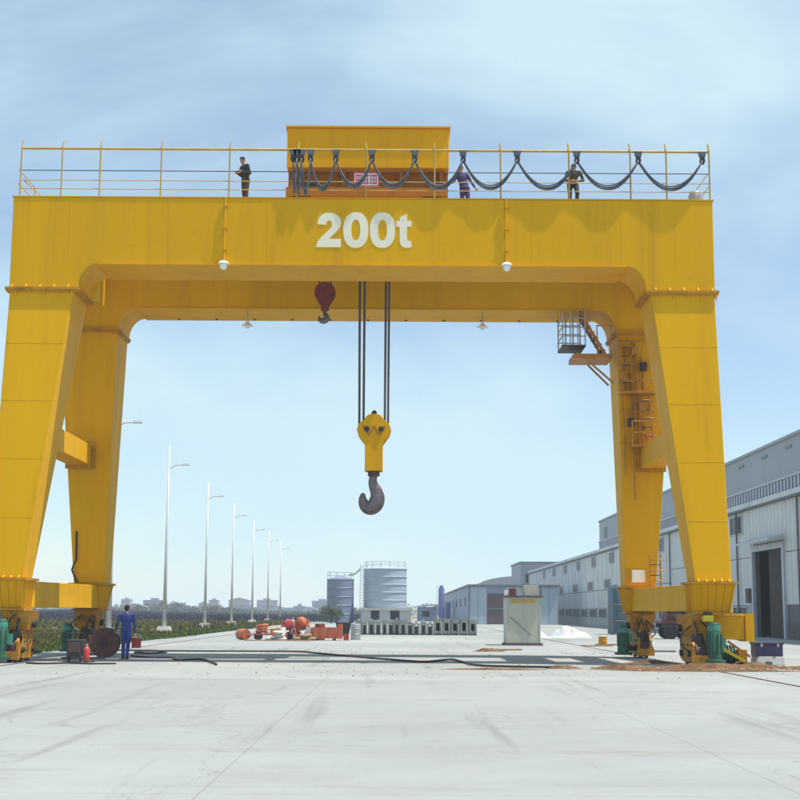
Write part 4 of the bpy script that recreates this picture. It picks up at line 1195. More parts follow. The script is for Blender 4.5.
def hair1(kid):
    kid(MB().ell(HP(-.018, .055, 0), (.086, .098, .082), 16, 10), 'hair', 'hair')
    kid(MB().ell(HP(-.055, .0, 0), (.07, .055, .07), 12, 8), 'hair', 'hair')
person('worker in blue overalls seen from behind, walking with a red can', (-8.78, 45.6, .004), math.radians(4), pr, hair1)
bk = thing('paint_can', 'red can held in the hand of the worker in blue overalls', 'can', (-8.43, 45.55, .3))
MB().lathe([(.13, .36), (.15, .38), (.155, .66), (.16, .68)], (-8.43, 45.55, 0), 18).build('body', 'red_can', bk, 'auto')
MB().lathe([(.14, .681), (.15, .70), (.02, .705)], (-8.43, 45.55, 0), 18).build('lid', 'white_enamel', bk, 'auto')
MB().tube([(-8.43 + .15 * math.cos(a), 45.55 + .0, .67 + .12 * math.sin(a)) for a in [PI * k / 10 for k in range(11)]], .008, 6).build('handle', 'galv', bk)

# man reading on top of the girder, facing left
hd, HP2 = head((-.075, 0, 1.52), (-1, -.25, 0), .5)
cd = 'cloth_dark'; cb = 'cloth_brown'
pr = hd + [('c', (-.01, 0, 1.38), (-.05, 0, 1.46), .058, .055, 'skin'),
    ('e', (.02, 0, 1.23), (.135, .185, .2), (0, -.12, 0), cd), ('e', (.045, 0, 1.04), (.125, .165, .2), (0, -.05, 0), cd), ('e', (.055, 0, .90), (.13, .165, .13), None, cb),
    ('c', (0, -.17, 1.34), (0, .17, 1.34), .062, .062, cd),
    ('c', (.0, -.2, 1.32), (.07, -.23, 1.07), .062, .052, cd), ('c', (.07, -.23, 1.07), (-.17, -.14, 1.1), .05, .038, cd),
    ('c', (.0, .2, 1.32), (.07, .23, 1.07), .062, .052, cd), ('c', (.07, .23, 1.07), (-.17, .12, 1.1), .05, .038, cd),
    ('c', (.06, -.09, .88), (.03, -.1, .48), .098, .072, cb), ('c', (.03, -.1, .48), (.05, -.11, .12), .07, .058, cb),
    ('c', (.06, .09, .88), (.07, .1, .48), .098, .072, cb), ('c', (.07, .1, .48), (.14, .11, .12), .07, .058, cb),
    ('c', (.08, -.11, .05), (-.09, -.12, .04), .05, .042, 'rubber'), ('c', (.17, .11, .05), (.0, .12, .04), .05, .042, 'rubber')]
pr += hand((-.19, -.135, 1.1), (-1, .3, .1), 1, grip=True) + hand((-.19, .115, 1.1), (-1, -.3, .1), -1, grip=True)
def hair2(kid):
    kid(MB().ell(HP2(-.02, .052, 0), (.092, .092, .078), 16, 10), 'cap', 'cloth_dark')
def paper2(kid):
    kid(MB().hexa([(-.34, -.12, 1.08), (-.16, -.12, 1.16), (-.16, .12, 1.16), (-.34, .12, 1.08), (-.343, -.12, 1.084), (-.163, -.12, 1.164), (-.163, .12, 1.164), (-.343, .12, 1.084)]), 'paper', 'paper')
person('man in dark work clothes on the girder looking down at a paper', (-5.08, 43.55, 14.44), math.radians(38), pr, hair2, paper2)

# man in purple shirt leaning beside the trolley
hd, HP3 = head((-.10, -.02, 1.50), (-.3, -1, 0), .2)
cp = 'cloth_purple'
pr = hd + [('c', (-.07, 0, 1.36), (-.095, -.01, 1.44), .056, .052, 'skin'),
    ('e', (-.05, 0, 1.20), (.175, .115, .2), (0, -.2, 0), cp), ('e', (0, 0, 1.02), (.155, .11, .2), (0, -.15, 0), cp), ('e', (.03, 0, .88), (.16, .12, .13), None, cp),
    ('c', (-.22, 0, 1.33), (.1, 0, 1.32), .06, .06, cp),
    ('c', (-.24, 0, 1.31), (-.34, -.04, 1.07), .06, .05, cp), ('c', (-.34, -.04, 1.07), (-.52, -.1, 1.02), .048, .037, cp),
    ('c', (.13, 0, 1.30), (.24, -.02, 1.08), .06, .05, cp), ('c', (.24, -.02, 1.08), (.36, -.05, .9), .048, .037, cp),
    ('c', (-.05, 0, .87), (-.05, -.02, .48), .095, .07, cp), ('c', (-.05, -.02, .48), (-.07, .03, .12), .068, .055, cp),
    ('c', (.11, 0, .87), (.14, -.02, .48), .095, .07, cp), ('c', (.14, -.02, .48), (.17, .03, .12), .068, .055, cp),
    ('c', (-.07, .05, .05), (-.09, -.12, .04), .05, .042, 'rubber'), ('c', (.17, .05, .05), (.18, -.12, .04), .05, .042, 'rubber')]
pr += hand((-.54, -.105, 1.015), (-1, -.2, -.1), 1, grip=True) + hand((.37, -.055, .88), (.5, -.1, -.8), 1)
def hair3(kid):
    kid(MB().ell(HP3(-.02, .052, 0), (.086, .098, .08), 16, 10), 'hair', 'hair')
person('man in purple blue overalls standing on the girder beside the yellow trolley', (2.05, 44.25, 14.44), 0, pr, hair3)

# stooping man further right
hd, HP4 = head((-.02, -.33, 1.23), (0.1, -1, 0), .7)
pr = hd + [('c', (-.01, -.2, 1.18), (-.015, -.28, 1.21), .058, .054, 'skin'),
    ('e', (0, -.12, 1.06), (.18, .19, .15), (.6, 0, 0), cb), ('e', (0, .03, .93), (.165, .16, .14), (.6, 0, 0), cb), ('e', (0, .1, .82), (.17, .13, .13), None, cd),
    ('c', (-.17, -.2, 1.13), (.17, -.2, 1.13), .062, .062, cb),
    ('c', (-.2, -.2, 1.12), (-.3, -.2, .86), .06, .05, cb), ('c', (-.3, -.2, .86), (-.14, -.38, .78), .048, .037, cb),
    ('c', (.2, -.2, 1.12), (.3, -.2, .86), .06, .05, cb), ('c', (.3, -.2, .86), (.14, -.38, .78), .048, .037, cb),
    ('c', (-.1, .09, .80), (-.12, -.08, .46), .095, .072, cd), ('c', (-.12, -.08, .46), (-.11, .05, .12), .07, .056, cd),
    ('c', (.1, .09, .80), (.12, -.08, .46), .095, .072, cd), ('c', (.12, -.08, .46), (.11, .05, .12), .07, .056, cd),
    ('c', (-.11, .07, .05), (-.12, -.1, .04), .05, .042, 'rubber'), ('c', (.11, .07, .05), (.12, -.1, .04), .05, .042, 'rubber')]
pr += hand((-.12, -.4, .775), (.8, -.5, -.1), 1, grip=True) + hand((.12, -.4, .775), (-.8, -.5, -.1), -1, grip=True)
def hair4(kid):
    kid(MB().ell(HP4(-.02, .052, 0), (.086, .096, .08), 16, 10), 'hair', 'hair')
person('stooping man in brown jacket behind the handrail post under a cable loop', (5.55, 43.5, 14.44), 0, pr, hair4)

def mound(name, label, cat, cx, cy, rx, ry, h, m, seed, kind=None, nr=12, na=36, rough=.25):
    r = random.Random(seed)
    ph = [r.uniform(0, 6.28) for _ in range(8)]
    v = [(cx, cy, h * .98)]
    for i in range(1, nr + 1):
        q = i / nr
        for k in range(na):
            a = 2 * PI * k / na
            rr = 1 + rough * .5 * math.sin(3 * a + ph[0]) + rough * .35 * math.sin(5 * a + ph[1])
            z = h * ((math.cos(q * PI) * .5 + .5) * .5 + .5 * max(0, 1 - q ** 2.2)) * (1 + rough * math.sin(7 * q + 2 * a + ph[2])) + h * .14 * math.sin(9 * a + 8 * q + ph[3]) * math.sin(q * PI)
            z += h * r.uniform(-.03, .03) * (1 - q)
            z = z * min(1, q * 3) + h * .98 * (1 - min(1, q * 3))
            if i == nr: z = -.02
            v.append((cx + rx * q * rr * math.cos(a), cy + ry * q * rr * math.sin(a), max(z, -.02)))
    f = [(0, 1 + k, 1 + (k + 1) % na) for k in range(na)]
    for i in range(nr - 1):
        for k in range(na):
            f.append((1 + i * na + k, 1 + (i + 1) * na + k, 1 + (i + 1) * na + (k + 1) % na, 1 + i * na + (k + 1) % na))
    o = MB().add(v, f).build(name, m, None, True, (cx, cy, 0))
    return tag(o, label, cat, None, kind)
# ================================================================== THINGS IN THE YARD
# beige equipment cabinet
cb_ = thing('equipment_cabinet', 'beige sheet metal equipment cabinet with gear on its dark roof slab', 'cabinet', (5.92, 68, 0))
MB().box(5.12, 67.3, .12, 6.75, 69.1, 2.28).build('body', 'beige', cb_, bevel=.015)
MB().box(5.05, 67.22, 0.0, 6.85, 69.2, .118).build('skid', 'plinth', cb_)
MB().box(5.05, 67.18, 2.283, 6.88, 69.2, 2.36).build('roof_slab', 'plinth', cb_)
MB().box(6.02, 67.5, 2.363, 6.68, 68.6, 2.85).build('air_unit', 'beige', cb_, bevel=.01)
MB().box(5.3, 67.5, 2.363, 5.62, 67.9, 2.7).build('control_box', 'dark_red', cb_)
MB().box(5.1, 67.6, 2.363, 5.27, 68.2, 2.62).build('control_box', 'white_enamel', cb_)
MB().bar((5.62, 67.7, 2.6), (6.02, 67.7, 2.5), .05).build('pipe', 'galv', cb_)
MB().bar((6.78, 67.4, 2.36), (6.78, 67.4, 2.8), .07).build('pipe', 'plinth', cb_)
MB().bar((5.3, 67.285, 1.35), (6.3, 67.285, .5), .03).build('cable', 'slat_dark', cb_)
MB().box(5.35, 67.27, 2.02, 6.5, 67.298, 2.16).build('vent', 'yellow_rail', cb_)
for x in (5.14, 5.93, 6.72): MB().box(x - .015, 67.28, .14, x + .015, 67.299, 2.0).build('seam', 'slat_grey', cb_)

# concrete box segments in a row
GRP = 'grey segments in a row in front of the tanks'
def segment(i, x, w, h, kind, y):
    t = thing('concrete_segment', SEGL[i], 'concrete segment', (x, y, 0), GRP)
    d = 1.5
    if kind == 0:     # rectangular opening
        th = w * .26
        MB().box(x, y, .1, x + th, y + d, h).build('side_wall', 'concrete_block', t); MB().box(x + w - th, y, .1, x + w, y + d, h).build('side_wall', 'concrete_block', t)
        MB().box(x + th, y, h - .28, x + w - th, y + d, h - .01).build('top_slab', 'concrete_block', t); MB().box(x + th, y + .02, .1, x + w - th, y + d, .3).build('bottom_slab', 'concrete_block', t)
        MB().box(x + th, y + d - .1, .3, x + w - th, y + d - .02, h - .28).build('back_plate', 'concrete_block', t)
    else:             # narrow rib with an arched opening
        p = [(x, .1), (x, h)] + [(x + w, h), (x + w, .1), (x + w * .74, .1)] + [(x + w * (.5 + .24 * math.cos(a)), .5 + .22 * math.sin(a)) for a in [PI * k / 6 for k in range(7)]] + [(x + w * .26, .1)]
        MB().prism(p, y, y + .5).build('arch_rib', 'concrete_block', t)
        MB().box(x + .05, y + .503, .1, x + w - .05, y + 1.4, h - .2).build('core', 'concrete_block', t)
        MB().box(x + w * .3, y + .1, h + .003, x + w * .7, y + .4, h + .16).build('lug', 'galv', t)
    MB().box(x - .0, y + .1, 0, x + w, y + d, .098).build('timber_base', 'plinth', t)
ORD = ['first', 'second', 'third', 'fourth', 'fifth', 'sixth', 'seventh', 'eighth', 'ninth']
ORD += ['tenth', 'eleventh', 'twelfth', 'thirteenth']
SEGL = ['%s narrow arched grey segment of the row, counted from the black bucket' % ORD[k] for k in range(12)]
SEGL += ['%s box shaped grey segment of the row, counted from the arched ones' % ORD[k] for k in range(5)]
x = -2.95
sr = random.Random(12)
for i in range(12):
    w = sr.uniform(.36, .5)
    segment(i, x, w, sr.uniform(.78, 1.02), 1, 96.4 + sr.uniform(-.15, .35)); x += w + sr.uniform(.0, .07)
for i in range(5):
    w = min((5.4 - x) / (5 - i) - .08, sr.uniform(.5, .85))
    segment(12 + i, x, w, sr.uniform(.95, 1.18), 0, 96.4 + sr.uniform(-.1, .3)); x += w + sr.uniform(.04, .14)

# concrete mixers and orange skid
def mixer(label, x, y, r, m, s, rz):
    t = thing('concrete_mixer', label, 'mixer', (x, y, 0), 'mixers in the yard'); t.rotation_euler = (0, 0, rz)
    zc = .55 + r
    MB().lathe([(r * .35, -r * 1.1), (r * .8, -r * .9), (r, -r * .2), (r, r * .3), (r * .75, r * .9), (r * .5, r * 1.2), (r * .5, r * 1.25), (r * .42, r * 1.2)], (x, y, zc), 20, 'y').build('drum', m, t, 'auto')
    MB().lathe([(r * 1.0, -.04), (r * 1.07, -.04), (r * 1.07, .04), (r * 1.0, .04)], (x, y, zc), 20, 'y').build('ring_gear', 'dark_steel', t, 'auto')
    for dx in (-1, 1):
        MB().bar((x + dx * r * 1.15, y - .35, .25), (x + dx * r * 1.1, y, zc), .07).build('leg', m, t)
        MB().bar((x + dx * r * 1.15, y + .35, .25), (x + dx * r * 1.1, y, zc), .07).build('leg', m, t)
        MB().lathe([(.04, -.05), (.22, -.05), (.22, .05), (.04, .05)], (x + dx * r * 1.25, y + .35, .224), 14, 'x').build('wheel', 'rubber', t, 'auto')
    MB().bar((x - r * 1.2, y + .35, .25), (x + r * 1.2, y + .35, .25), .06).build('axle', 'dark_steel', t)
    MB().bar((x - r * 1.15, y - .35, .03), (x - r * 1.15, y - .35, .27), .06).build('prop', m, t); MB().bar((x + r * 1.15, y - .35, .03), (x + r * 1.15, y - .35, .27), .06).build('prop', m, t)
    MB().box(x + s * r * 1.2, y - .3, .3, x + s * (r * 1.2 + .3), y + .2, .7).build('engine', 'white_enamel', t)
mixer('small cement mixer with round dark red drum', -6.05, 77, .30, 'red_machine', -1, .75)
mixer('cement mixer with taller orange drum beside the orange skid box', -5.3, 77.6, .36, 'orange_machine', 1, -.5)
sk = thing('skid_box', 'long open orange steel skid box on the yard', 'skid box', (-4.0, 76.8, 0))
for a in ((-4.75, 76.3, .12, -3.3, 76.36, .7), (-4.75, 77.3, .12, -3.3, 77.36, .7), (-4.75, 76.36, .12, -4.69, 77.3, .7), (-3.36, 76.36, .12, -3.3, 77.3, .7)):
    MB().box(*a).build('side_panel', 'orange_machine', sk)
MB().box(-4.7, 76.36, .12, -3.36, 77.3, .18).build('floor_panel', 'orange_machine', sk)
MB().box(-4.66, 76.4, .18, -3.75, 77.28, .66).build('sand_fill', 'concrete_white', sk)
for k in range(4): MB().box(-4.6 + .4 * k, 76.25, .1, -4.54 + .4 * k, 76.299, .72).build('rib', 'orange_machine', sk)
MB().box(-3.29, 76.35, .1, -3.05, 77.2, .88).build('pump_box', 'orange_machine', sk)
for x in (-4.5, -3.5): MB().box(x - .08, 76.28, 0, x + .08, 77.38, .098).build('skid', 'plinth', sk)
MB().box(-2.98, 76.5, .02, -2.7, 76.9, .35).build('motor', 'red_machine', sk)
tl = thing('flat_cart', 'low red flat cart loaded with orange hose beside the red mixer', 'cart', (-7.1, 76.6, 0))
MB().box(-7.85, 76.2, .28, -6.35, 77.1, .36).build('deck', 'red_machine', tl)
for x in (-7.6, -6.6):
    for y in (76.28, 77.02):
        MB().lathe([(.04, -.05), (.2, -.05), (.2, .05), (.04, .05)], (x, y, .204), 14, 'y').build('wheel', 'rubber', tl, 'auto')
    MB().bar((x, 76.25, .2), (x, 77.05, .2), .05).build('axle', 'dark_steel', tl)
hs = MB()
hs.tube([(-7.4 + (.30 + .02 * math.sin(k)) * math.cos(k * .5), 76.6 + .3 * math.sin(k * .5), .41 + .011 * k) for k in range(42)], .05, 6)
hs.build('hose', 'orange_machine', tl, True)
MB().box(-6.95, 76.35, .363, -6.45, 76.9, .62).build('crate', 'yellow_old', tl)
MB().bar((-7.85, 76.6, .32), (-8.25, 76.5, .1), .05).build('drawbar', 'dark_steel', tl)
MB().ell((-7.55, 76.5, .46), (.2, .25, .1)).build('bundle', 'red_machine', tl, True)
mb_ = thing('mortar_tub', 'black mortar bucket standing right of the orange skid box', 'bucket', (-3.55, 91, 0))
MB().lathe([(.3, 0), (.34, .05), (.5, .8), (.54, .82), (.54, .86), (.46, .84)], (-3.55, 91, .004), 18).build('body', 'rubber', mb_, 'auto')
MB().lathe([(.02, .7), (.44, .72)], (-3.55, 91, .0), 18).build('filling', 'wood', mb_)
MB().tube([(-3.55 + .5 * math.cos(a), 91, .86 + .3 * math.sin(a)) for a in [PI * k / 10 for k in range(11)]], .02, 6).build('handle', 'dark_steel', mb_)

# more site clutter around the mixers
def sacks(label, x, y, n_, m='sack'):
    t = thing('sack_pile', label, 'sack pile', (x, y, 0))
    r = random.Random(int(x * 10) + n_)
    for q in range(n_):
        lv = 0 if q < n_ * .5 else (1 if q < n_ * .85 else 2)
        MB().ell((x + r.uniform(-.45, .45) * (1 - lv * .3), y + r.uniform(-.25, .25), .1 + lv * .17), (.30, .19, .10), 12, 8, (r.uniform(-.12, .12), r.uniform(-.12, .12), r.uniform(-.7, .7))).build('sack', m, t, True)
sacks('pale sacks piled between the red cart and the red mixer', -6.45, 75.7, 7)
sacks('dusty brown sacks piled against the orange skid box', -4.95, 75.9, 6, 'wood')
def cylinder_pair(label, x, y, m):
    t = thing('gas_cylinder_trolley', label, 'gas cylinders', (x, y, 0))
    for q, dx in enumerate((-.14, .14)):
        MB().lathe([(.1, .06), (.12, .08), (.12, .95), (.08, 1.08), (.03, 1.12)], (x + dx, y, 0), 14).build('cylinder', m if q else 'tank_pale', t, 'auto')
        MB().lathe([(.03, 1.12), (.035, 1.13), (.035, 1.22), (.01, 1.23)], (x + dx, y, 0), 8).build('valve', 'galv', t, 'auto')
    MB().box(x - .3, y - .1, .01, x + .3, y + .12, .055).build('base_plate', 'dark_steel', t)
    MB().tube([(x - .28, y + .14, .05), (x - .28, y + .16, 1.2), (x + .28, y + .16, 1.2), (x + .28, y + .14, .05)], .02, 6).build('frame', m, t)
cylinder_pair('pair of gas cylinders on a red trolley behind the red mixer', -5.75, 78.6, 'red_machine')
def fuel_drum(label, x, y, m, tip=False):
    t = thing('fuel_drum', label, 'drum', (x, y, 0))
    o = MB().lathe([(.27, 0), (.28, .02), (.28, .28), (.295, .29), (.295, .31), (.28, .32), (.28, .6), (.295, .61), (.295, .63), (.28, .64), (.28, .86), (.27, .88)], (x, y, .004), 18).build('body', m, t, 'auto')
    MB().lathe([(.04, .885), (.04, .91)], (x + .12, y, .0), 8).build('bung', 'galv', t)
    if tip:
        t.rotation_euler = (PI / 2, 0, .5); t.location = (x, y, .30)
fuel_drum('rusty red fuel drum standing behind the orange skid box', -4.35, 78.2, 'dark_red')
fuel_drum('orange fuel drum lying on its side left of the sacks', -8.7, 77.6, 'orange_machine', True)
fuel_drum('grey fuel drum standing right of the orange skid box', -2.4, 79, 'galv')
o = MB().tube(smooth_path([(-8.2, 75.2, .03), (-7.6, 74.9, .03), (-7.2, 75.4, .03), (-6.6, 75.0, .03), (-6.0, 75.3, .03), (-5.2, 74.9, .03), (-4.6, 75.2, .03)]), .03, 6).build('air_hose', 'bright_hose', None, True, (-6.5, 75, 0))
tag(o, 'reddish air hose lying on the ground before the mixers', 'hose')
mound('sand_pile', 'small grey sand pile behind the red flat cart', 'sand pile', -8.3, 79.5, .9, .7, .4, 'concrete_block', 15)

# cable reel and welding set beside the rear left leg
cr_ = thing('cable_reel', 'big rusty wheel shaped cable reel leaning at the rear left bogie', 'cable reel', (-9.72, 46.9, 0))
for dy, r in ((-.17, .49), (.13, .49)):
    MB().lathe([(.1, 0), (r, 0), (r, .04), (.1, .04)], (-9.72, 46.9 + dy, .494), 30, 'y').build('flange', 'wheel_rust', cr_, 'auto')
MB().lathe([(.16, -.13), (.4, -.13), (.41, -.05), (.39, 0), (.41, .06), (.4, .13), (.16, .13)], (-9.72, 46.9, .494), 24, 'y').build('wound_cable', 'rubber', cr_, 'auto')
MB().lathe([(.03, -.26), (.1, -.26), (.1, .26), (.03, .26)], (-9.72, 46.9, .494), 12, 'y').build('hub', 'dark_steel', cr_, 'auto')
for k in range(6):
    a = PI * k / 3
    MB().bar((-9.72 + .1 * math.cos(a), 46.71, .494 + .1 * math.sin(a)), (-9.72 + .46 * math.cos(a), 46.71, .494 + .46 * math.sin(a)), .035).build('spoke', 'dark_red', cr_)
ws = thing('welding_set', 'dark welding machine on small wheels in front of the cable reel', 'welding machine', (-9.7, 42.9, 0))
MB().box(-9.98, 42.6, .16, -9.5, 43.3, .68).build('body', 'dark_steel', ws, bevel=.04)
MB().box(-9.92, 42.56, .3, -9.56, 42.598, .6).build('front_panel', 'wheel_rust', ws)
for x in (-10.02, -9.46):
    MB().lathe([(.03, -.03), (.13, -.03), (.13, .03), (.03, .03)], (x, 43.1, .134), 14, 'x').build('wheel', 'rubber', ws, 'auto')
MB().box(-9.95, 42.6, 0.004, -9.9, 42.66, .16).build('foot', 'dark_steel', ws); MB().box(-9.58, 42.6, 0.004, -9.53, 42.66, .16).build('foot', 'dark_steel', ws)
MB().tube([(-9.95, 42.7, .68), (-9.95, 42.7, .86), (-9.52, 42.7, .86), (-9.52, 42.7, .68)], .02, 6).build('handle', 'dark_steel', ws)
MB().tube([(-9.6, 42.55, .4), (-9.5, 42.4, .15), (-9.3, 42.3, .03), (-9.1, 42.5, .03)], .018, 6).build('lead', 'rubber', ws)
gc = thing('gas_bottle', 'red gas bottle standing beside the dark welding machine', 'gas bottle', (-9.36, 42.55, 0))
MB().lathe([(.085, .004), (.095, .03), (.095, .38), (.06, .45), (.03, .47)], (-9.36, 42.55, 0), 14).build('bottle', 'red_can', gc, 'auto')
MB().lathe([(.02, .47), (.03, .48), (.03, .54), (.01, .55)], (-9.36, 42.55, 0), 10).build('valve', 'galv', gc, 'auto')

# dark blue box on a white block at the right front
bl = thing('concrete_block', 'white concrete block carrying the dark purple box', 'block', (11.3, 43.6, 0))
MB().frustum((10.92, 43.3, 11.82, 44.1), .004, (10.96, 43.34, 11.78, 44.06), .27).build('body', 'concrete_white', bl, bevel=.02)
MB().box(11.2, 43.28, .02, 11.4, 43.32, .12).build('lifting_slot', 'plinth', bl)
tb_ = thing('tool_chest', 'dark purple tool chest on the white concrete block', 'tool chest', (11.3, 43.65, .27))
MB().box(10.93, 43.35, .272, 11.76, 44.0, .62).build('body', 'purple_box', tb_, bevel=.015)
MB().box(10.9, 43.32, .623, 11.79, 44.03, .70).build('lid', 'purple_box', tb_, bevel=.015)
for x in (11.1, 11.6): MB().box(x - .03, 43.3, .56, x + .03, 43.348, .66).build('latch', 'galv', tb_)

# flatbed trailer parked behind the right legs
ft = thing('flatbed_trailer', 'dark red flatbed trailer parked by the factory behind the right legs', 'trailer', (17.4, 88, 0))
MB().box(16.0, 86, .95, 19.6, 88.4, 1.12).build('deck', 'dark_red', ft)
MB().box(16.05, 86.1, .7, 19.55, 86.25, .948).build('chassis_beam', 'dark_steel', ft); MB().box(16.05, 88.15, .7, 19.55, 88.3, .948).build('chassis_beam', 'dark_steel', ft)
for x in (16.6, 17.6, 18.9):
    for y in (86.25, 88.1):
        MB().lathe([(.1, -.12), (.42, -.12), (.44, -.06), (.44, .06), (.42, .12), (.1, .12)], (x, y, .445), 18, 'y').build('wheel', 'rubber', ft, 'auto')
for k in range(8): MB().box(16.02 + .5 * k, 86.02, 1.123, 16.08 + .5 * k, 86.08, 1.5).build('stake', 'dark_red', ft)
MB().box(16.0, 85.96, 1.38, 19.6, 86.018, 1.5).build('side_rail', 'dark_red', ft)
for k in range(3): MB().box(16.4 + 1.05 * k, 86.4, 1.123, 17.3 + 1.05 * k, 88, 1.75).build('load_crate', 'dark_steel', ft)

# tarpaulin stack by the factory wall
tp = thing('tarpaulin_stack', 'tall blue grey tarpaulin covered stack against the factory wall', 'covered stack', (16.4, 104, 0))
m = MB()
pts = []
nn = 26
for lev, (z, k) in enumerate(((.05, 1.04), (1.2, 1.0), (2.4, .98), (3.3, .95), (3.62, .82))):
    for i in range(nn):
        a = 2 * PI * i / nn
        c_, s_ = math.cos(a), math.sin(a)
        e = .35
        xx = abs(c_) ** e * (1 if c_ > 0 else -1) * .78 * k * (1 + .05 * math.sin(a * 7 + lev * .4)); yy = abs(s_) ** e * (1 if s_ > 0 else -1) * 1.6 * k * (1 + .03 * math.sin(a * 9))
        pts.append((16.35 + xx, 104 + yy, z + .03 * math.sin(5 * a)))
fs_ = [(l * nn + i, l * nn + (i + 1) % nn, (l + 1) * nn + (i + 1) % nn, (l + 1) * nn + i) for l in range(4) for i in range(nn)]
fs_.append(tuple(range(4 * nn, 5 * nn)))
m.add(pts, fs_).build('cover', 'blue_tarp', tp, True)
for z in (1.0, 2.2): MB().tube([(16.35 + .84 * (abs(math.cos(a)) ** .35) * (1 if math.cos(a) > 0 else -1), 104 + 1.7 * (abs(math.sin(a)) ** .35) * (1 if math.sin(a) > 0 else -1), z) for a in [2 * PI * k / 40 for k in range(41)]], .025, 5).build('strap', 'wood', tp)
fr2 = thing('pallet_rack', 'dark pile of pallets beside the blue grey tarpaulin stack', 'pallet pile', (17.6, 103, 0))
for k in range(9):
    MB().box(17.2 + .05 * (k % 3), 102.6, .02 + k * .17, 18.3 + .05 * (k % 2), 103.7, .08 + k * .17).build('deck_board', 'wood', fr2)
    for q in range(3): MB().box(17.25 + .48 * q, 102.62, .08 + k * .17, 17.37 + .48 * q, 103.68, .19 + k * .17).build('bearer', 'plinth', fr2)

# heap under white sheet
random.seed(5)
mound('sheeted_heap', 'lumpy heap under white plastic sheet near the factory wall', 'heap', 10.6, 89, 1.3, .9, .62, 'white_sheet', 3, rough=.4)
mound('sheeted_heap', 'small heap of white plastic beside the larger white heap', 'heap', 8.75, 88, .6, .5, .34, 'white_sheet', 9, rough=.4)
mound('dirt_mound', 'brown dirt mound in front of the right crane leg', 'dirt mound', 8.9, 40.2, 2.3, .8, .16, 'dirt', 4)
mound('dirt_mound', 'low brown dirt spread near the dark purple tool chest', 'dirt mound', 12.3, 40.5, 2.9, .8, .10, 'dirt', 6)
mound('dirt_mound', 'tiny brown dirt patch at the end of the dark ground cable', 'dirt mound', 4.6, 39.9, .55, .3, .09, 'dirt', 7)
mound('dirt_mound', 'small brown rubble patch in front of the beige cabinet', 'dirt mound', 3.6, 57.0, .7, .45, .12, 'dirt', 8)
mound('dirt_mound', 'brown soil heap between the dark ground cable and the right crane leg', 'dirt mound', 6.3, 39.6, 1.1, .5, .13, 'dirt', 21)
mound('dirt_mound', 'brown soil spread against the white concrete block', 'dirt mound', 10.4, 42.0, .9, .5, .14, 'dirt', 22)
mound('dirt_mound', 'low soil patch behind the dirt under the right crane leg', 'dirt mound', 8.0, 44.6, .8, .5, .09, 'dirt', 23)
mound('dirt_mound', 'thin soil streak right of the wavy end of the dark ground cable', 'dirt mound', 2.6, 38.9, 1.5, .3, .05, 'dirt', 31)
mound('dirt_mound', 'long low soil streak along the near edge before the right crane leg', 'dirt mound', 8.2, 38.6, 2.6, .4, .07, 'dirt', 32)
mound('dirt_mound', 'soil lumps around the foot of the front right green motor', 'dirt mound', 9.6, 41.3, .8, .35, .1, 'dirt', 33)
# loose stones on the dirt
pm = MB(); rr = random.Random(2)
for i in range(420):
    if rr.random() < .6: cx, cy = rr.gauss(8.8, 1.3), rr.gauss(40.3, .6)
    else: cx, cy = rr.gauss(11.4, 1.4), rr.gauss(40.8, .6)
    s_ = rr.uniform(.015, .055)
    pm.ell((cx, cy, s_ * .4), (s_ * rr.uniform(.7, 1.3), s_ * rr.uniform(.7, 1.3), s_ * .7), 6, 4)
for i in range(520):
    cx, cy = rr.uniform(-9, 12), rr.uniform(34, 62)
    s_ = rr.uniform(.006, .028)
    pm.ell((cx, cy, .004 + s_ * .4), (s_, s_ * rr.uniform(.7, 1.3), s_ * .7), 6, 4)
stuff(pm.build('gravel', 'pebble'), 'loose brown stones scattered on the yard and dirt', 'gravel')

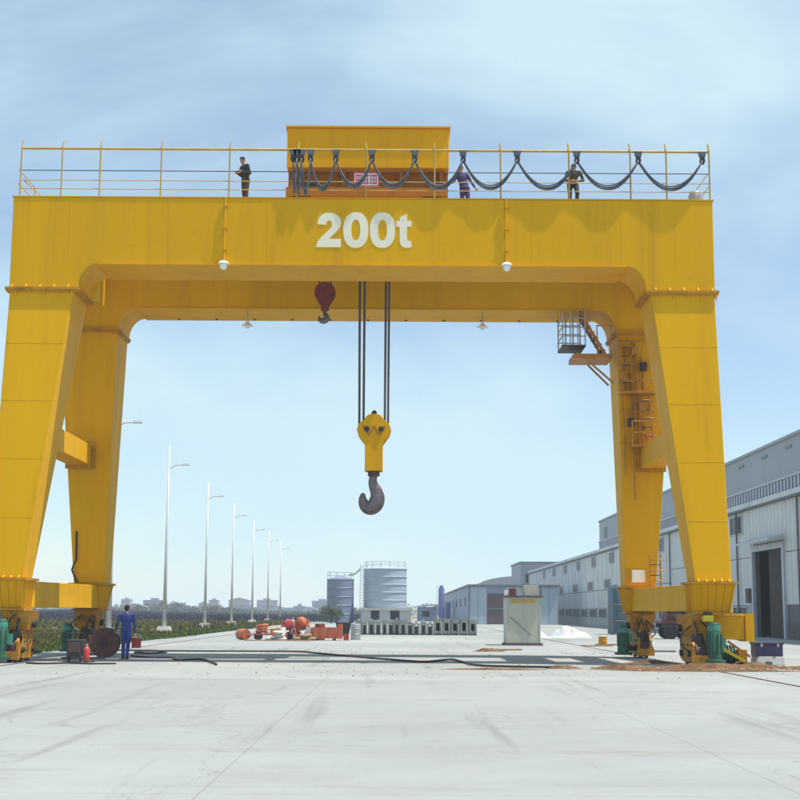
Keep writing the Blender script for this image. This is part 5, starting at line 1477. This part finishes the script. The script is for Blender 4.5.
# timber and odds near the rear right leg
def plank(label, x, y, ln, rz, m='wood', z=.004):
    o = MB().box(-ln / 2, -.08, 0, ln / 2, .08, .06)
    t = thing('timber_plank', label, 'plank', (0, 0, 0))
    p = o.build('board', m, t); MB().box(-ln / 2 + .1, -.081, .0605, -ln / 2 + .2, .081, .068).build('batten', m, t); MB().box(ln / 2 - .2, -.081, .0605, ln / 2 - .1, .081, .068).build('batten', m, t)
    t.location = (x, y, z); t.rotation_euler = (0, 0, rz)
plank('weathered plank lying left of the rear right bogie', 9.3, 66.5, 1.6, .3)
plank('short plank lying beside the weathered plank near the white heap', 10.2, 69.5, 1.1, -.5)
plank('dark plank lying between the right crane legs', 10.6, 57.5, 1.3, .15, 'plinth')
plank('brown plank in front of the beige cabinet', 4.5, 58.6, 1.2, .1)
plank('dark plank lying on the ground by the left crane leg', -10.1, 45.5, 1.4, .2, 'plinth')
jr = thing('oil_drum', 'small yellow drum standing left of the rear right bogie', 'drum', (9.75, 67.6, 0))
MB().lathe([(.2, .004), (.2, .2), (.215, .21), (.215, .23), (.2, .24), (.2, .45), (.21, .46)], (9.75, 67.6, 0), 16).build('body', 'yellow_old', jr, 'auto')
MB().lathe([(.19, .461), (.18, .47), (.03, .47)], (9.75, 67.6, 0), 16).build('lid', 'white_enamel', jr, 'auto')

# cables on the ground
z = .045
c1 = [(-12.5, 54.5), (-10, 54.2), (-9.2, 54), (-8.6, 52.6), (-8.9, 50.6), (-9.6, 51.6), (-9.1, 53.6), (-7.2, 53.8), (-4, 54), (-3.0, 52), (-1.7, 48.8), (-.3, 45.6), (.7, 43.7), (1.2, 44.6), (1.7, 45.9), (2.0, 43.5), (2.3, 41.0), (3.2, 40.2), (4.6, 39.9)]
o = MB().tube(smooth_path([(x, y, z) for x, y in c1]), .032, 6).build('power_cable', 'rubber', None, True, (-4, 54, 0)); tag(o, 'long dark power cable snaking across the yard with a coil', 'cable')
c2 = [(-9.0, 47.8), (-8.3, 46.5), (-7.4, 46.2), (-6.9, 44.2), (-6.2, 44.6), (-5.6, 42.4), (-5.2, 40.6)]
o = MB().tube(smooth_path([(x, y, z) for x, y in c2]), .03, 6).build('power_cable', 'rubber', None, True, (-7, 45, 0)); tag(o, 'short wavy dark cable end lying in front of the long cable', 'cable')
c3 = [(-10.8, 41.2), (-10.2, 40.8), (-9.6, 41.3), (-8.9, 40.9), (-8.2, 41.2)]
o = MB().tube(smooth_path([(x, y, .03) for x, y in c3]), .025, 6).build('power_cable', 'rubber', None, True, (-9.6, 41, 0)); tag(o, 'thin dark cable lying below the left green motors', 'cable')
# crane rails set in the yard
for s in (-1, 1):
    x = S(s, 9.85)
    r_ = MB().box(x - .03, 8, .004, x + .03, 250, .02).build('crane_rail', 'wheel_rust'); struct(r_)
